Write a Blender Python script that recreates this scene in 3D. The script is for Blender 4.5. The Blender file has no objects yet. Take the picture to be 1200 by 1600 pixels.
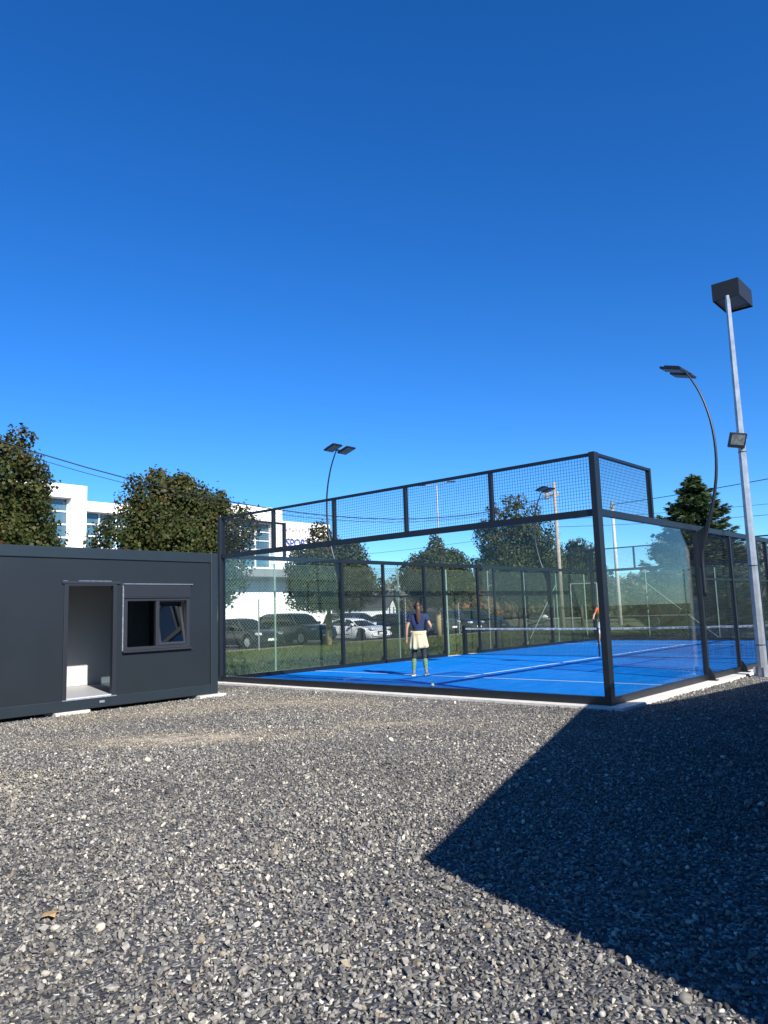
import bpy, bmesh, math, random
import numpy as np
from mathutils import Vector, Matrix
rad = math.radians
random.seed(7); rng = np.random.default_rng(7)
S = bpy.context.scene; C = S.collection
# ------------------------------------------------------------------ camera
cam_d = bpy.data.cameras.new('camera'); cam = bpy.data.objects.new('camera', cam_d); C.objects.link(cam)
R_ = Vector((0.74679436, 0.66431295, -0.03140855)); U_ = Vector((0.11041888, -0.07728016, 0.9908761)); F_ = Vector((-0.65582456, 0.74344878, 0.13106508))
m = Matrix((R_, U_, -F_)).transposed().to_4x4(); m.translation = Vector((5.37269, -11.27846, 1.54515)); cam.matrix_world = m
cam_d.sensor_fit = 'VERTICAL'; cam_d.sensor_height = 36; cam_d.lens = 1175.15/1600*36
cam_d.clip_start = 0.05; cam_d.clip_end = 3000; S.camera = cam
S.render.resolution_x = 768; S.render.resolution_y = 1024
# ------------------------------------------------------------------ light
EL, AZ = rad(32.3), math.atan2(.953, -.303)
W = bpy.data.worlds.new('World'); S.world = W; W.use_nodes = True
nt = W.node_tree; nt.nodes.clear()
sky = nt.nodes.new('ShaderNodeTexSky'); sky.sky_type = 'NISHITA'; sky.sun_disc = False
sky.sun_elevation = EL; sky.sun_rotation = AZ; sky.altitude = 300; sky.air_density = 0.9; sky.dust_density = 0.1; sky.ozone_density = 4.0
hs = nt.nodes.new('ShaderNodeHueSaturation'); hs.inputs['Saturation'].default_value = 1.27; hs.inputs['Hue'].default_value = 0.504
bg = nt.nodes.new('ShaderNodeBackground'); bg.inputs['Strength'].default_value = 0.090
wo = nt.nodes.new('ShaderNodeOutputWorld')
nt.links.new(sky.outputs[0], hs.inputs['Color']); mu = nt.nodes.new('ShaderNodeMix'); mu.data_type = 'RGBA'; mu.blend_type = 'MULTIPLY'; mu.inputs['Factor'].default_value = 1; mu.inputs['B'].default_value = (.60, .885, 1.10, 1)   # deep autumn blue
nt.links.new(hs.outputs[0], mu.inputs['A']); nt.links.new(mu.outputs['Result'], bg.inputs[0]); nt.links.new(bg.outputs[0], wo.inputs[0])
sd = bpy.data.lights.new('sun', 'SUN'); sd.energy = 5.0; sd.angle = rad(0.53); sd.color = (1, .955, .88)
sun = bpy.data.objects.new('sun', sd); C.objects.link(sun)
sdir = Vector((math.sin(AZ)*math.cos(EL), math.cos(AZ)*math.cos(EL), math.sin(EL)))
sun.rotation_euler = sdir.to_track_quat('Z', 'Y').to_euler(); sun.location = (30, -20, 30)
S.view_settings.view_transform = 'Standard'; S.view_settings.look = 'None'; S.view_settings.exposure = 0.95; S.view_settings.gamma = 1
# ------------------------------------------------------------------ materials
def mat(name, col, rough=.6, metal=0., spec=.5, noise=0., nscale=8., bump=0., bscale=40., col2=None, coat=0.):
    mt = bpy.data.materials.new(name); mt.use_nodes = True; n = mt.node_tree; b = n.nodes['Principled BSDF']
    b.inputs['Base Color'].default_value = (*col, 1); b.inputs['Roughness'].default_value = rough
    b.inputs['Metallic'].default_value = metal; b.inputs['Specular IOR Level'].default_value = spec
    if coat: b.inputs['Coat Weight'].default_value = coat; b.inputs['Coat Roughness'].default_value = .05
    tc = n.nodes.new('ShaderNodeTexCoord')
    if noise or col2:
        t = n.nodes.new('ShaderNodeTexNoise'); t.inputs['Scale'].default_value = nscale; t.inputs['Detail'].default_value = 6
        n.links.new(tc.outputs['Object'], t.inputs['Vector'])
        r = n.nodes.new('ShaderNodeValToRGB'); r.color_ramp.elements[0].position = .3; r.color_ramp.elements[1].position = .7
        c2 = col2 if col2 else tuple(min(1, c*(1+noise)) for c in col); c1 = col if col2 else tuple(c*(1-noise) for c in col)
        r.color_ramp.elements[0].color = (*c1, 1); r.color_ramp.elements[1].color = (*c2, 1)
        n.links.new(t.outputs[0], r.inputs[0]); n.links.new(r.outputs[0], b.inputs['Base Color'])
    if bump:
        t = n.nodes.new('ShaderNodeTexNoise'); t.inputs['Scale'].default_value = bscale; t.inputs['Detail'].default_value = 5
        n.links.new(tc.outputs['Object'], t.inputs['Vector'])
        bp = n.nodes.new('ShaderNodeBump'); bp.inputs['Strength'].default_value = bump; bp.inputs['Distance'].default_value = .02
        n.links.new(t.outputs[0], bp.inputs['Height']); n.links.new(bp.outputs[0], b.inputs['Normal'])
    return mt
def glass(name, tint, tr=.95, ior=1.45, rough=0.):
    mt = bpy.data.materials.new(name); mt.use_nodes = True; n = mt.node_tree; n.nodes.clear()
    o = n.nodes.new('ShaderNodeOutputMaterial'); mx = n.nodes.new('ShaderNodeMixShader'); lw = n.nodes.new('ShaderNodeLayerWeight'); lw.inputs[0].default_value = .5
    pw_ = n.nodes.new('ShaderNodeMath'); pw_.operation = 'POWER'; pw_.inputs[1].default_value = 4.5; n.links.new(lw.outputs['Facing'], pw_.inputs[0])
    f = n.nodes.new('ShaderNodeMath'); f.operation = 'MULTIPLY_ADD'; r0 = ((ior-1)/(ior+1))**2; f.inputs[1].default_value = 1-r0; f.inputs[2].default_value = r0; n.links.new(pw_.outputs[0], f.inputs[0])
    t = n.nodes.new('ShaderNodeBsdfTransparent'); t.inputs[0].default_value = (*[c*tr for c in tint], 1)
    g = n.nodes.new('ShaderNodeBsdfGlossy'); g.inputs['Roughness'].default_value = rough
    n.links.new(f.outputs[0], mx.inputs[0]); n.links.new(t.outputs[0], mx.inputs[1]); n.links.new(g.outputs[0], mx.inputs[2]); n.links.new(mx.outputs[0], o.inputs[0])
    return mt
M = {}
M['frame'] = mat('black_coated_steel', (.006, .008, .0115), .42, noise=.15, nscale=5, spec=.5)
M['wire'] = mat('mesh_wire', (.012, .014, .018), .5)
M['cglass'] = glass('court_glass', (.965, .985, .975), .99, 1.38)
M['cglass_edge'] = mat('glass_edge', (.10, .22, .18), .2)
M['kerb'] = mat('concrete_slab', (.55, .52, .47), .9, noise=.12, nscale=6, bump=.3, bscale=60)
M['line'] = mat('line_white', (.48, .52, .56), .85, noise=.08, nscale=30)
M['navy'] = mat('container_panel', (.0105, .0145, .0185), .42, noise=.10, nscale=1.2, spec=.4, bump=.03, bscale=3)
M['navyf'] = mat('container_frame', (.013, .020, .026), .38, noise=.06, nscale=3)
M['dgrey'] = mat('window_grey', (.015, .017, .022), .4)
M['dgrey2'] = mat('window_grey_light', (.019, .021, .027), .4)
M['flash'] = mat('bare_flashing', (.45, .47, .52), .35, metal=.7, noise=.3, nscale=20)
M['inwhite'] = mat('inner_wall', (.40, .40, .395), .7)
M['infloor'] = mat('inner_floor', (.36, .37, .38), .45)
M['wglass'] = glass('window_glass', (.55, .62, .66), .75, 1.6)
M['dark'] = mat('dark_inside', (.01, .01, .012), .8)
M['conc'] = mat('concrete', (.46, .44, .40), .9, noise=.2, nscale=10, bump=.4, bscale=50)
M['galv'] = mat('galvanised', (.40, .415, .43), .42, metal=.75, noise=.18, nscale=6, bump=.04)
M['black'] = mat('black_metal', (.011, .011, .013), .5)
M['led'] = mat('led_lens', (.30, .28, .26), .5, noise=.2, nscale=40)
M['wall'] = mat('white_render', (.80, .79, .76), .85, noise=.04, nscale=2)
M['greyband'] = mat('grey_soffit', (.20, .21, .22), .8)
M['bglass'] = mat('building_glass', (.05, .11, .15), .08, spec=1., noise=.3, nscale=.6)
M['wframe'] = mat('white_frame', (.75, .76, .78), .5)
M['sblue'] = mat('sign_blue', (.05, .09, .30), .5)
M['sgrey'] = mat('sign_grey', (.35, .34, .32), .6)
M['bark'] = mat('bark', (.10, .075, .055), .95, noise=.35, nscale=12, bump=.8)
M['wrap'] = mat('trunk_wrap', (.36, .27, .13), .9, noise=.2, nscale=14)
M['wood'] = mat('weathered_wood', (.27, .23, .19), .9, noise=.25, nscale=7, bump=.4)
M['asphalt'] = mat('asphalt', (.055, .055, .058), .95, noise=.2, nscale=3, bump=.3, bscale=80)
M['roofd'] = mat('dark_roof', (.05, .052, .055), .8, noise=.15)
M['roofr'] = mat('red_roof', (.26, .07, .04), .8, noise=.15)
M['fgreen'] = mat('fence_post', (.16, .24, .19), .55, noise=.1)
M['fwire'] = mat('fence_wire', (.11, .155, .125), .5)
M['rubber'] = mat('rubber', (.012, .012, .012), .8)
M['rim'] = mat('wheel_rim', (.45, .46, .48), .3, metal=.8)
M['rimd'] = mat('wheel_rim_dark', (.03, .03, .03), .4, metal=.5)
M['cargl'] = mat('car_glass', (.010, .012, .015), .06, spec=.5)
M['lamp'] = mat('headlamp', (.6, .62, .64), .1, spec=1.)
M['tail'] = mat('tail_lamp', (.35, .02, .02), .2)
M['plate'] = mat('number_plate', (.65, .65, .62), .5)
M['skin'] = mat('skin', (.40, .23, .155), .55)
M['hair'] = mat('brown_hair', (.028, .012, .007), .5, noise=.45, nscale=40)
M['tee'] = mat('navy_cotton', (.010, .022, .075), .85, noise=.1, nscale=20)
M['cream'] = mat('cream_cloth', (.52, .44, .29), .9, noise=.08, nscale=14, bump=.5, bscale=14)
M['legg'] = mat('dark_leggings', (.016, .018, .022), .75)
M['shoe'] = mat('shoe_grey', (.12, .10, .09), .7)
M['sole'] = mat('shoe_white', (.65, .65, .6), .7)
M['orange'] = mat('orange_shirt', (.75, .17, .03), .8)
M['whitec'] = mat('white_cloth', (.72, .72, .70), .8)
M['ball'] = mat('felt_ball', (.55, .60, .30), .9)
M['fbrick'] = mat('facade_brown', (.22, .12, .08), .9)
# patterned socks: green with pale zigzag bands
def socks():
    mt = mat('patterned_sock', (.02, .12, .06), .85); n = mt.node_tree; b = n.nodes['Principled BSDF']
    tc = n.nodes.new('ShaderNodeTexCoord'); ck = n.nodes.new('ShaderNodeTexChecker'); ck.inputs['Scale'].default_value = 34
    ck.inputs[1].default_value = (.012, .085, .05, 1); ck.inputs[2].default_value = (.22, .32, .15, 1)
    n.links.new(tc.outputs['Object'], ck.inputs[0]); n.links.new(ck.outputs[0], b.inputs['Base Color']); return mt
M['sock'] = socks()
def leafmat(name, cols, transl=.35):
    mt = bpy.data.materials.new(name); mt.use_nodes = True; n = mt.node_tree; b = n.nodes['Principled BSDF']
    a = n.nodes.new('ShaderNodeAttribute'); a.attribute_name = 'tone'
    r = n.nodes.new('ShaderNodeValToRGB'); e = r.color_ramp.elements
    while len(e) < len(cols): e.new(.5)
    for i, (p, c) in enumerate(cols): e[i].position = p; e[i].color = (*c, 1)
    n.links.new(a.outputs['Fac'], r.inputs[0]); n.links.new(r.outputs[0], b.inputs['Base Color']); b.inputs['Roughness'].default_value = .55
    b.inputs['Specular IOR Level'].default_value = .18
    t = n.nodes.new('ShaderNodeBsdfTranslucent'); n.links.new(r.outputs[0], t.inputs[0]); mx = n.nodes.new('ShaderNodeMixShader'); mx.inputs[0].default_value = transl
    n.links.new(b.outputs[0], mx.inputs[1]); n.links.new(t.outputs[0], mx.inputs[2]); n.links.new(mx.outputs[0], n.nodes['Material Output'].inputs[0]); return mt
M['maple'] = leafmat('maple_leaves', [(0, (.016, .026, .007)), (.45, (.040, .052, .014)), (.75, (.092, .090, .026)), (.9, (.085, .045, .022)), (1, (.07, .026, .018))], .28)
M['spruce'] = leafmat('spruce_needles', [(0, (.022, .042, .018)), (.6, (.048, .078, .030)), (1, (.11, .13, .045))], .25)
M['hedge'] = leafmat('shrub_leaves', [(0, (.022, .030, .010)), (.5, (.055, .060, .022)), (.85, (.13, .10, .045)), (1, (.20, .09, .03))], .2)
M['bare'] = leafmat('grey_twigs', [(0, (.10, .12, .10)), (1, (.22, .24, .20))], .2)
M['grassb'] = leafmat('grass_blades', [(0, (.045, .078, .014)), (.6, (.095, .125, .028)), (1, (.19, .18, .06))], .3)
def stone_mat():
    mt = bpy.data.materials.new('gravel_stone'); mt.use_nodes = True; n = mt.node_tree; b = n.nodes['Principled BSDF']
    a = n.nodes.new('ShaderNodeAttribute'); a.attribute_type = 'INSTANCER'; a.attribute_name = 'tone'
    tc = n.nodes.new('ShaderNodeTexCoord'); t = n.nodes.new('ShaderNodeTexNoise'); t.inputs['Scale'].default_value = 2.2; t.inputs['Detail'].default_value = 6
    n.links.new(tc.outputs['Object'], t.inputs['Vector'])
    mr = n.nodes.new('ShaderNodeMapRange'); mr.inputs[1].default_value = .3; mr.inputs[2].default_value = .7; mr.inputs[3].default_value = .72; mr.inputs[4].default_value = 1.25
    n.links.new(t.outputs[0], mr.inputs[0])
    vm = n.nodes.new('ShaderNodeVectorMath'); vm.operation = 'SCALE'; n.links.new(a.outputs['Vector'], vm.inputs[0]); n.links.new(mr.outputs[0], vm.inputs['Scale'])
    n.links.new(vm.outputs[0], b.inputs['Base Color']); b.inputs['Roughness'].default_value = .72; b.inputs['Specular IOR Level'].default_value = .4; return mt
M['stone'] = stone_mat()
def gravel_mat():
    mt = bpy.data.materials.new('gravel_bed'); mt.use_nodes = True; n = mt.node_tree; b = n.nodes['Principled BSDF']
    tc = n.nodes.new('ShaderNodeTexCoord'); v = n.nodes.new('ShaderNodeTexVoronoi'); v.inputs['Scale'].default_value = 42
    n.links.new(tc.outputs['Object'], v.inputs['Vector'])
    sp = n.nodes.new('ShaderNodeSeparateColor'); n.links.new(v.outputs['Color'], sp.inputs[0])
    r = n.nodes.new('ShaderNodeValToRGB'); e = r.color_ramp.elements
    for p, c in ((.0, (.020, .020, .022)), (.5, (.06, .06, .062)), (.8, (.12, .115, .11)), (.93, (.25, .235, .2))):
        if p == 0: e[0].position = 0; e[0].color = (*c, 1)
        else: q = e.new(p); q.color = (*c, 1)
    e[-1].color = (.5, .47, .4, 1)
    n.links.new(sp.outputs[0], r.inputs[0]); n.links.new(r.outputs[0], b.inputs['Base Color']); b.inputs['Roughness'].default_value = .95
    acc = None
    for cx, cy, rx, ry, w in ((-3.6, -5.35, 2.3, .8, 1.1), (-1.9, -2.8, 1.4, .4, .7), (-5.6, -2.3, 3.4, 1., .5), (-6.6, -4.2, 1.9, 1., .5)):
        mp = n.nodes.new('ShaderNodeMapping'); mp.vector_type = 'TEXTURE'; mp.inputs['Location'].default_value = (cx, cy, -.06); mp.inputs['Rotation'].default_value = (0, 0, .727); mp.inputs['Scale'].default_value = (rx, ry, 1)
        gd = n.nodes.new('ShaderNodeTexGradient'); gd.gradient_type = 'QUADRATIC_SPHERE'; n.links.new(tc.outputs['Object'], mp.inputs[0]); n.links.new(mp.outputs[0], gd.inputs[0])
        ma = n.nodes.new('ShaderNodeMath'); ma.operation = 'MULTIPLY_ADD'; ma.inputs[1].default_value = w*1.6; n.links.new(gd.outputs['Fac'], ma.inputs[0])
        if acc: n.links.new(acc, ma.inputs[2])
        else: ma.inputs[2].default_value = 0
        acc = ma.outputs[0]
    nz = n.nodes.new('ShaderNodeTexNoise'); nz.inputs['Scale'].default_value = 5.5; nz.inputs['Detail'].default_value = 8; n.links.new(tc.outputs['Object'], nz.inputs[0])
    mm = n.nodes.new('ShaderNodeMath'); mm.operation = 'MULTIPLY'; mm.use_clamp = True; n.links.new(acc, mm.inputs[0]); mr = n.nodes.new('ShaderNodeMapRange'); mr.inputs[1].default_value = .35; mr.inputs[2].default_value = .65; mr.inputs[3].default_value = .0; mr.inputs[4].default_value = 1.4
    n.links.new(nz.outputs[0], mr.inputs[0]); n.links.new(mr.outputs[0], mm.inputs[1])
    mc = n.nodes.new('ShaderNodeMix'); mc.data_type = 'RGBA'; n.links.new(mm.outputs[0], mc.inputs['Factor']); n.links.new(r.outputs[0], mc.inputs['A']); mc.inputs['B'].default_value = (.36, .31, .23, 1); n.links.new(mc.outputs['Result'], b.inputs['Base Color'])
    bp = n.nodes.new('ShaderNodeBump'); bp.inputs['Strength'].default_value = .8; bp.inputs['Distance'].default_value = .02
    inv = n.nodes.new('ShaderNodeMath'); inv.operation = 'SUBTRACT'; inv.inputs[0].default_value = 1; n.links.new(v.outputs['Distance'], inv.inputs[1])
    n.links.new(inv.outputs[0], bp.inputs['Height']); n.links.new(bp.outputs[0], b.inputs['Normal']); return mt
M['gravel'] = gravel_mat()
def turf_mat():
    mt = mat('blue_turf', (.002, .158, .56), .95, col2=(.004, .188, .62), nscale=1.3, bump=.6, bscale=160, spec=.03)
    n = mt.node_tree; b = n.nodes['Principled BSDF']; src = b.inputs['Base Color'].links[0].from_socket; tc = n.nodes.new('ShaderNodeTexCoord')
    mp = n.nodes.new('ShaderNodeMapping'); mp.inputs['Scale'].default_value = (1.6, .35, 1); n.links.new(tc.outputs['Object'], mp.inputs[0])
    t = n.nodes.new('ShaderNodeTexNoise'); t.inputs['Scale'].default_value = 2.4; t.inputs['Detail'].default_value = 9; t.inputs['Roughness'].default_value = .7; n.links.new(mp.outputs[0], t.inputs[0])
    r = n.nodes.new('ShaderNodeMapRange'); r.inputs[1].default_value = .48; r.inputs[2].default_value = .8; r.inputs[3].default_value = 0; r.inputs[4].default_value = .55; n.links.new(t.outputs[0], r.inputs[0])
    mx = n.nodes.new('ShaderNodeMix'); mx.data_type = 'RGBA'; n.links.new(r.outputs[0], mx.inputs['Factor']); n.links.new(src, mx.inputs['A']); mx.inputs['B'].default_value = (.045, .27, .62, 1)
    n.links.new(mx.outputs['Result'], b.inputs['Base Color']); return mt
M['turf'] = turf_mat()
M['grass'] = mat('grass_ground', (.048, .070, .015), 1., col2=(.098, .098, .034), nscale=1.1, bump=.6, bscale=30)
# ------------------------------------------------------------------ mesh helpers
class MB:
    def __init__(s): s.v = []; s.f = []
    def add(s, vs, fs):
        b = len(s.v); s.v += [tuple(p) for p in vs]; s.f += [tuple(b+i for i in f) for f in fs]; return s
    def box(s, x0, x1, y0, y1, z0, z1, mtx=None):
        vs = [Vector((x, y, z)) for z in (z0, z1) for x, y in ((x0, y0), (x1, y0), (x1, y1), (x0, y1))]
        if mtx: vs = [mtx @ v for v in vs]
        return s.add(vs, [(3, 2, 1, 0), (4, 5, 6, 7), (0, 1, 5, 4), (1, 2, 6, 5), (2, 3, 7, 6), (3, 0, 4, 7)])
    def bar(s, p, q, w, h=None, up=Vector((0, 0, 1))):
        p, q = Vector(p), Vector(q); h = h or w; d = (q-p).normalized()
        if abs(d.dot(up)) > .99: up = Vector((0, 1, 0))
        a = d.cross(up).normalized()*w/2; b = a.cross(d).normalized()*h/2
        vs = [o+sa*a+sb*b for o in (p, q) for sa, sb in ((-1, -1), (1, -1), (1, 1), (-1, 1))]
        return s.add(vs, [(3, 2, 1, 0), (4, 5, 6, 7), (0, 1, 5, 4), (1, 2, 6, 5), (2, 3, 7, 6), (3, 0, 4, 7)])
    def tube(s, pts, r, n=8, cap=True):
        pts = [Vector(p) for p in pts]; rs = r if isinstance(r, (list, tuple)) else [r]*len(pts); rings = []
        prev = None
        for i, p in enumerate(pts):
            d = (pts[min(i+1, len(pts)-1)]-pts[max(i-1, 0)]).normalized()
            if prev is None: u = Vector((0, 0, 1)) if abs(d.z) < .9 else Vector((1, 0, 0)); a = d.cross(u).normalized()
            else: a = (prev-d*prev.dot(d)).normalized()
            prev = a; b = d.cross(a)
            rings.append([p+(a*math.cos(t)+b*math.sin(t))*rs[i] for t in [2*math.pi*k/n for k in range(n)]])
        return s.loft(rings, cap)
    def loft(s, rings, cap=True):
        n = len(rings[0]); vs = [v for r in rings for v in r]; fs = []
        for i in range(len(rings)-1):
            for k in range(n): fs.append((i*n+k, i*n+(k+1) % n, (i+1)*n+(k+1) % n, (i+1)*n+k))
        if cap: fs += [tuple(range(n-1, -1, -1)), tuple(range((len(rings)-1)*n, len(rings)*n))]
        return s.add(vs, fs)
    def prism(s, poly, a, b, axis='z'):
        def P(p, h): return {'z': (p[0], p[1], h), 'y': (p[0], h, p[1]), 'x': (h, p[0], p[1])}[axis]
        n = len(poly); vs = [P(p, a) for p in poly]+[P(p, b) for p in poly]
        return s.add(vs, [tuple(range(n-1, -1, -1)), tuple(range(n, 2*n))]+[(i, (i+1) % n, n+(i+1) % n, n+i) for i in range(n)])
    def build(s, name, m_, parent=None, smooth=False, bevel=0., sub=0):
        me = bpy.data.meshes.new(name); me.from_pydata(s.v, [], s.f); me.update()
        o = bpy.data.objects.new(name, me); C.objects.link(o); me.materials.append(m_)
        bm = bmesh.new(); bm.from_mesh(me); bmesh.ops.recalc_face_normals(bm, faces=bm.faces[:]); bm.to_mesh(me); bm.free()
        if smooth: me.polygons.foreach_set('use_smooth', [True]*len(me.polygons))
        if bevel: b = o.modifiers.new('bevel', 'BEVEL'); b.width = bevel; b.segments = 2; b.limit_method = 'ANGLE'
        if sub: b = o.modifiers.new('sub', 'SUBSURF'); b.levels = b.render_levels = sub
        if parent: o.parent = parent
        return o
def tag(o, label=None, cat=None, group=None, kind=None):
    if label: o['label'] = label
    if cat: o['category'] = cat
    if group: o['group'] = group
    if kind: o['kind'] = kind
    return o
def empty(name, loc=(0, 0, 0), rz=0., label=None, cat=None, group=None):
    o = bpy.data.objects.new(name, None); C.objects.link(o); o.location = loc; o.rotation_euler = (0, 0, rz); o.empty_display_size = .2
    return tag(o, label, cat, group)
def copy_tree(o, parent=None):
    c = o.copy(); C.objects.link(c)
    if parent: c.parent = parent
    for ch in [x for x in bpy.data.objects if x.parent == o]: copy_tree(ch, c)
    return c
def npmesh(name, verts, nper, tone, m_, parent=None):
    """many small n-gons, each with its own 'tone' value"""
    nf = len(verts)//nper; me = bpy.data.meshes.new(name)
    me.vertices.add(len(verts)); me.vertices.foreach_set('co', verts.astype(np.float32).ravel())
    me.loops.add(nf*nper); me.loops.foreach_set('vertex_index', np.arange(nf*nper, dtype=np.int32))
    me.polygons.add(nf); me.polygons.foreach_set('loop_start', np.arange(0, nf*nper, nper, dtype=np.int32))
    at = me.attributes.new('tone', 'FLOAT', 'FACE'); at.data.foreach_set('value', tone.astype(np.float32))
    me.update(calc_edges=True); me.materials.append(m_)
    o = bpy.data.objects.new(name, me); C.objects.link(o)
    if parent: o.parent = parent
    return o
# ------------------------------------------------------------------ ground
def sheet(name, poly, z, m_, kind='structure'):
    b = MB(); b.add([(x, y, z) for x, y in poly], [tuple(range(len(poly)))]); o = b.build(name, m_); o['kind'] = kind; return o
sheet('grass_ground', [(-900, -900), (900, -900), (900, 900), (-900, 900)], -.075, M['grass'])
sheet('gravel_yard', [(-10.75, -40), (40, -40), (40, 24), (.2, 24), (.2, -.1), (-10.75, -.1)], -.060, M['gravel'])
sheet('car_park', [(-90, -60), (-23.4, -60), (-23.4, 42), (-90, 42)], -.066, M['asphalt'])
b = MB(); b.box(-23.4, -23.25, -60, 42, -.2, -.015); b.build('kerb', mat('old_kerb', (.17, .15, .125), .9, noise=.3, nscale=3))['kind'] = 'structure'
sheet('far_road', [(-140, 70), (60, 84), (60, 90), (-140, 76)], -.06, mat('pale_road', (.42, .41, .38), .9))
b = MB(); b.box(-10.34, .30, -.24, 20.3, -.25, -.012)
slab = b.build('court_slab', M['kerb'], bevel=.01); slab['kind'] = 'structure'
sheet('court_turf', [(-9.93, .07), (-.07, .07), (-.07, 19.93), (-9.93, 19.93)], 0., M['turf'])
LN = MB(); t = .006
for y in (3.05, 16.95): LN.box(-9.93, -.07, y-.021, y+.021, .001, t)
LN.box(-5.019, -4.981, 3.075, 9.93, .001, t); LN.box(-5.019, -4.981, 10.07, 16.925, .001, t)
LN.build('court_lines', M['line'])['kind'] = 'structure'
# ------------------------------------------------------------------ padel court enclosure
court = empty('padel_court_enclosure', (-5, 0, 0), 0, 'black steel padel court cage of glass walls and square wire mesh round the blue turf', 'court fence')
def part(mb, name, m_, par=None, **k):
    o = mb.build(name, m_, None, **k); p = par or court; o.parent = p; o.matrix_parent_inverse = Matrix.Translation(p.location).inverted() if p.parent is None else Matrix(); return o
FW = .08
YN = [0, 2.19, 4.37, 6.46, 8.5, 9.3, 11.0, 12.1, 14.1, 16.2, 18.0, 20]; YF = [0, 2.05, 4.2, 6.0, 8.0, 9.05, 11.05, 12.1, 14.1, 16.2, 18.1, 20]
XS = [-10, -8, -6, -4, -2, 0]
def post(x, y, z1, w=FW, d=FW):
    b = MB(); b.box(x-w/2, x+w/2, y-d/2, y+d/2, 0, z1); return part(b, 'post', M['frame'], bevel=.004)
def wiregrid(name, P0, du, nu, hz, step=.052, r=.0042):
    """mesh panel from P0 along unit*len du, height hz"""
    b = MB(); P0 = Vector(P0); du = Vector(du); L = du.length; e = du.normalized(); nrm = Vector((e.y, -e.x, 0))
    k = int(L/step)
    for i in range(1, k):
        p = P0+e*(L*i/k); b.bar(p, p+Vector((0, 0, hz)), r)
    k = int(hz/step)
    for i in range(1, k):
        z = Vector((0, 0, hz*i/k)); b.bar(P0+z+nrm*r, P0+du+z+nrm*r, r)
    return part(b, name, M['wire'])
def pane(x0, x1, y0, y1, z0, z1):
    b = MB(); b.box(x0, x1, y0, y1, z0, z1); return part(b, 'glass_panel', M['cglass'])
def bolts(b, x, y, z, s=.016): b.box(x-s, x+s, y-s, y+s, z-s, z+s)
for Y, sg in ((0, 1), (20, -1)):
    # base beam and rails of the back wall
    b = MB(); b.box(-9.96, -.06, Y-.05, Y+.05, -.008, .115); part(b, 'base_beam', M['frame'], bevel=.004)
    b = MB(); b.box(-9.96, -.06, Y-.045, Y+.045, 2.97, 3.08); part(b, 'middle_rail', M['frame'], bevel=.004)
    b = MB(); b.box(-9.96, -.06, Y-.035, Y+.035, 3.95, 4.0); part(b, 'top_rail', M['frame'], bevel=.003)
    for i in range(5):
        x0, x1 = XS[i]+.004, XS[i+1]-.004
        if i == 0: x0 += .05
        if i == 4: x1 -= .05
        pane(x0, x1, Y-.006, Y+.006, .12, 2.965)
        if i: b = MB(); b.box(XS[i]-.035, XS[i]+.035, Y-.035, Y+.035, 3.083, 3.948); part(b, 'upright', M['frame'], bevel=.003)
        wiregrid('mesh_panel', (XS[i]+.03, Y, 3.08), (1.94, 0, 0), 0, .87)
    for X in (-10, 0):
        b = MB(); b.box(X-.05 if X else -.055, X+.05 if X == 0 else X+.055, Y-.08, Y+.08, -.008, 4.005); cpost = part(b, 'corner_post', M['frame'], bevel=.005)
        if Y == 0 and X == 0:
            for z in (.5, 1.3, 2.1, 3.2, 3.45, 3.7):
                for p in ((X, Y-.083, z), (X+.058, Y-.03, z)):
                    bb = MB(); bolts(bb, *p, .014); bo = bb.build('bolt', M['galv'], C.objects[-1] if False else cpost); bo.matrix_parent_inverse = (Matrix.Translation(court.location)).inverted()
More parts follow.
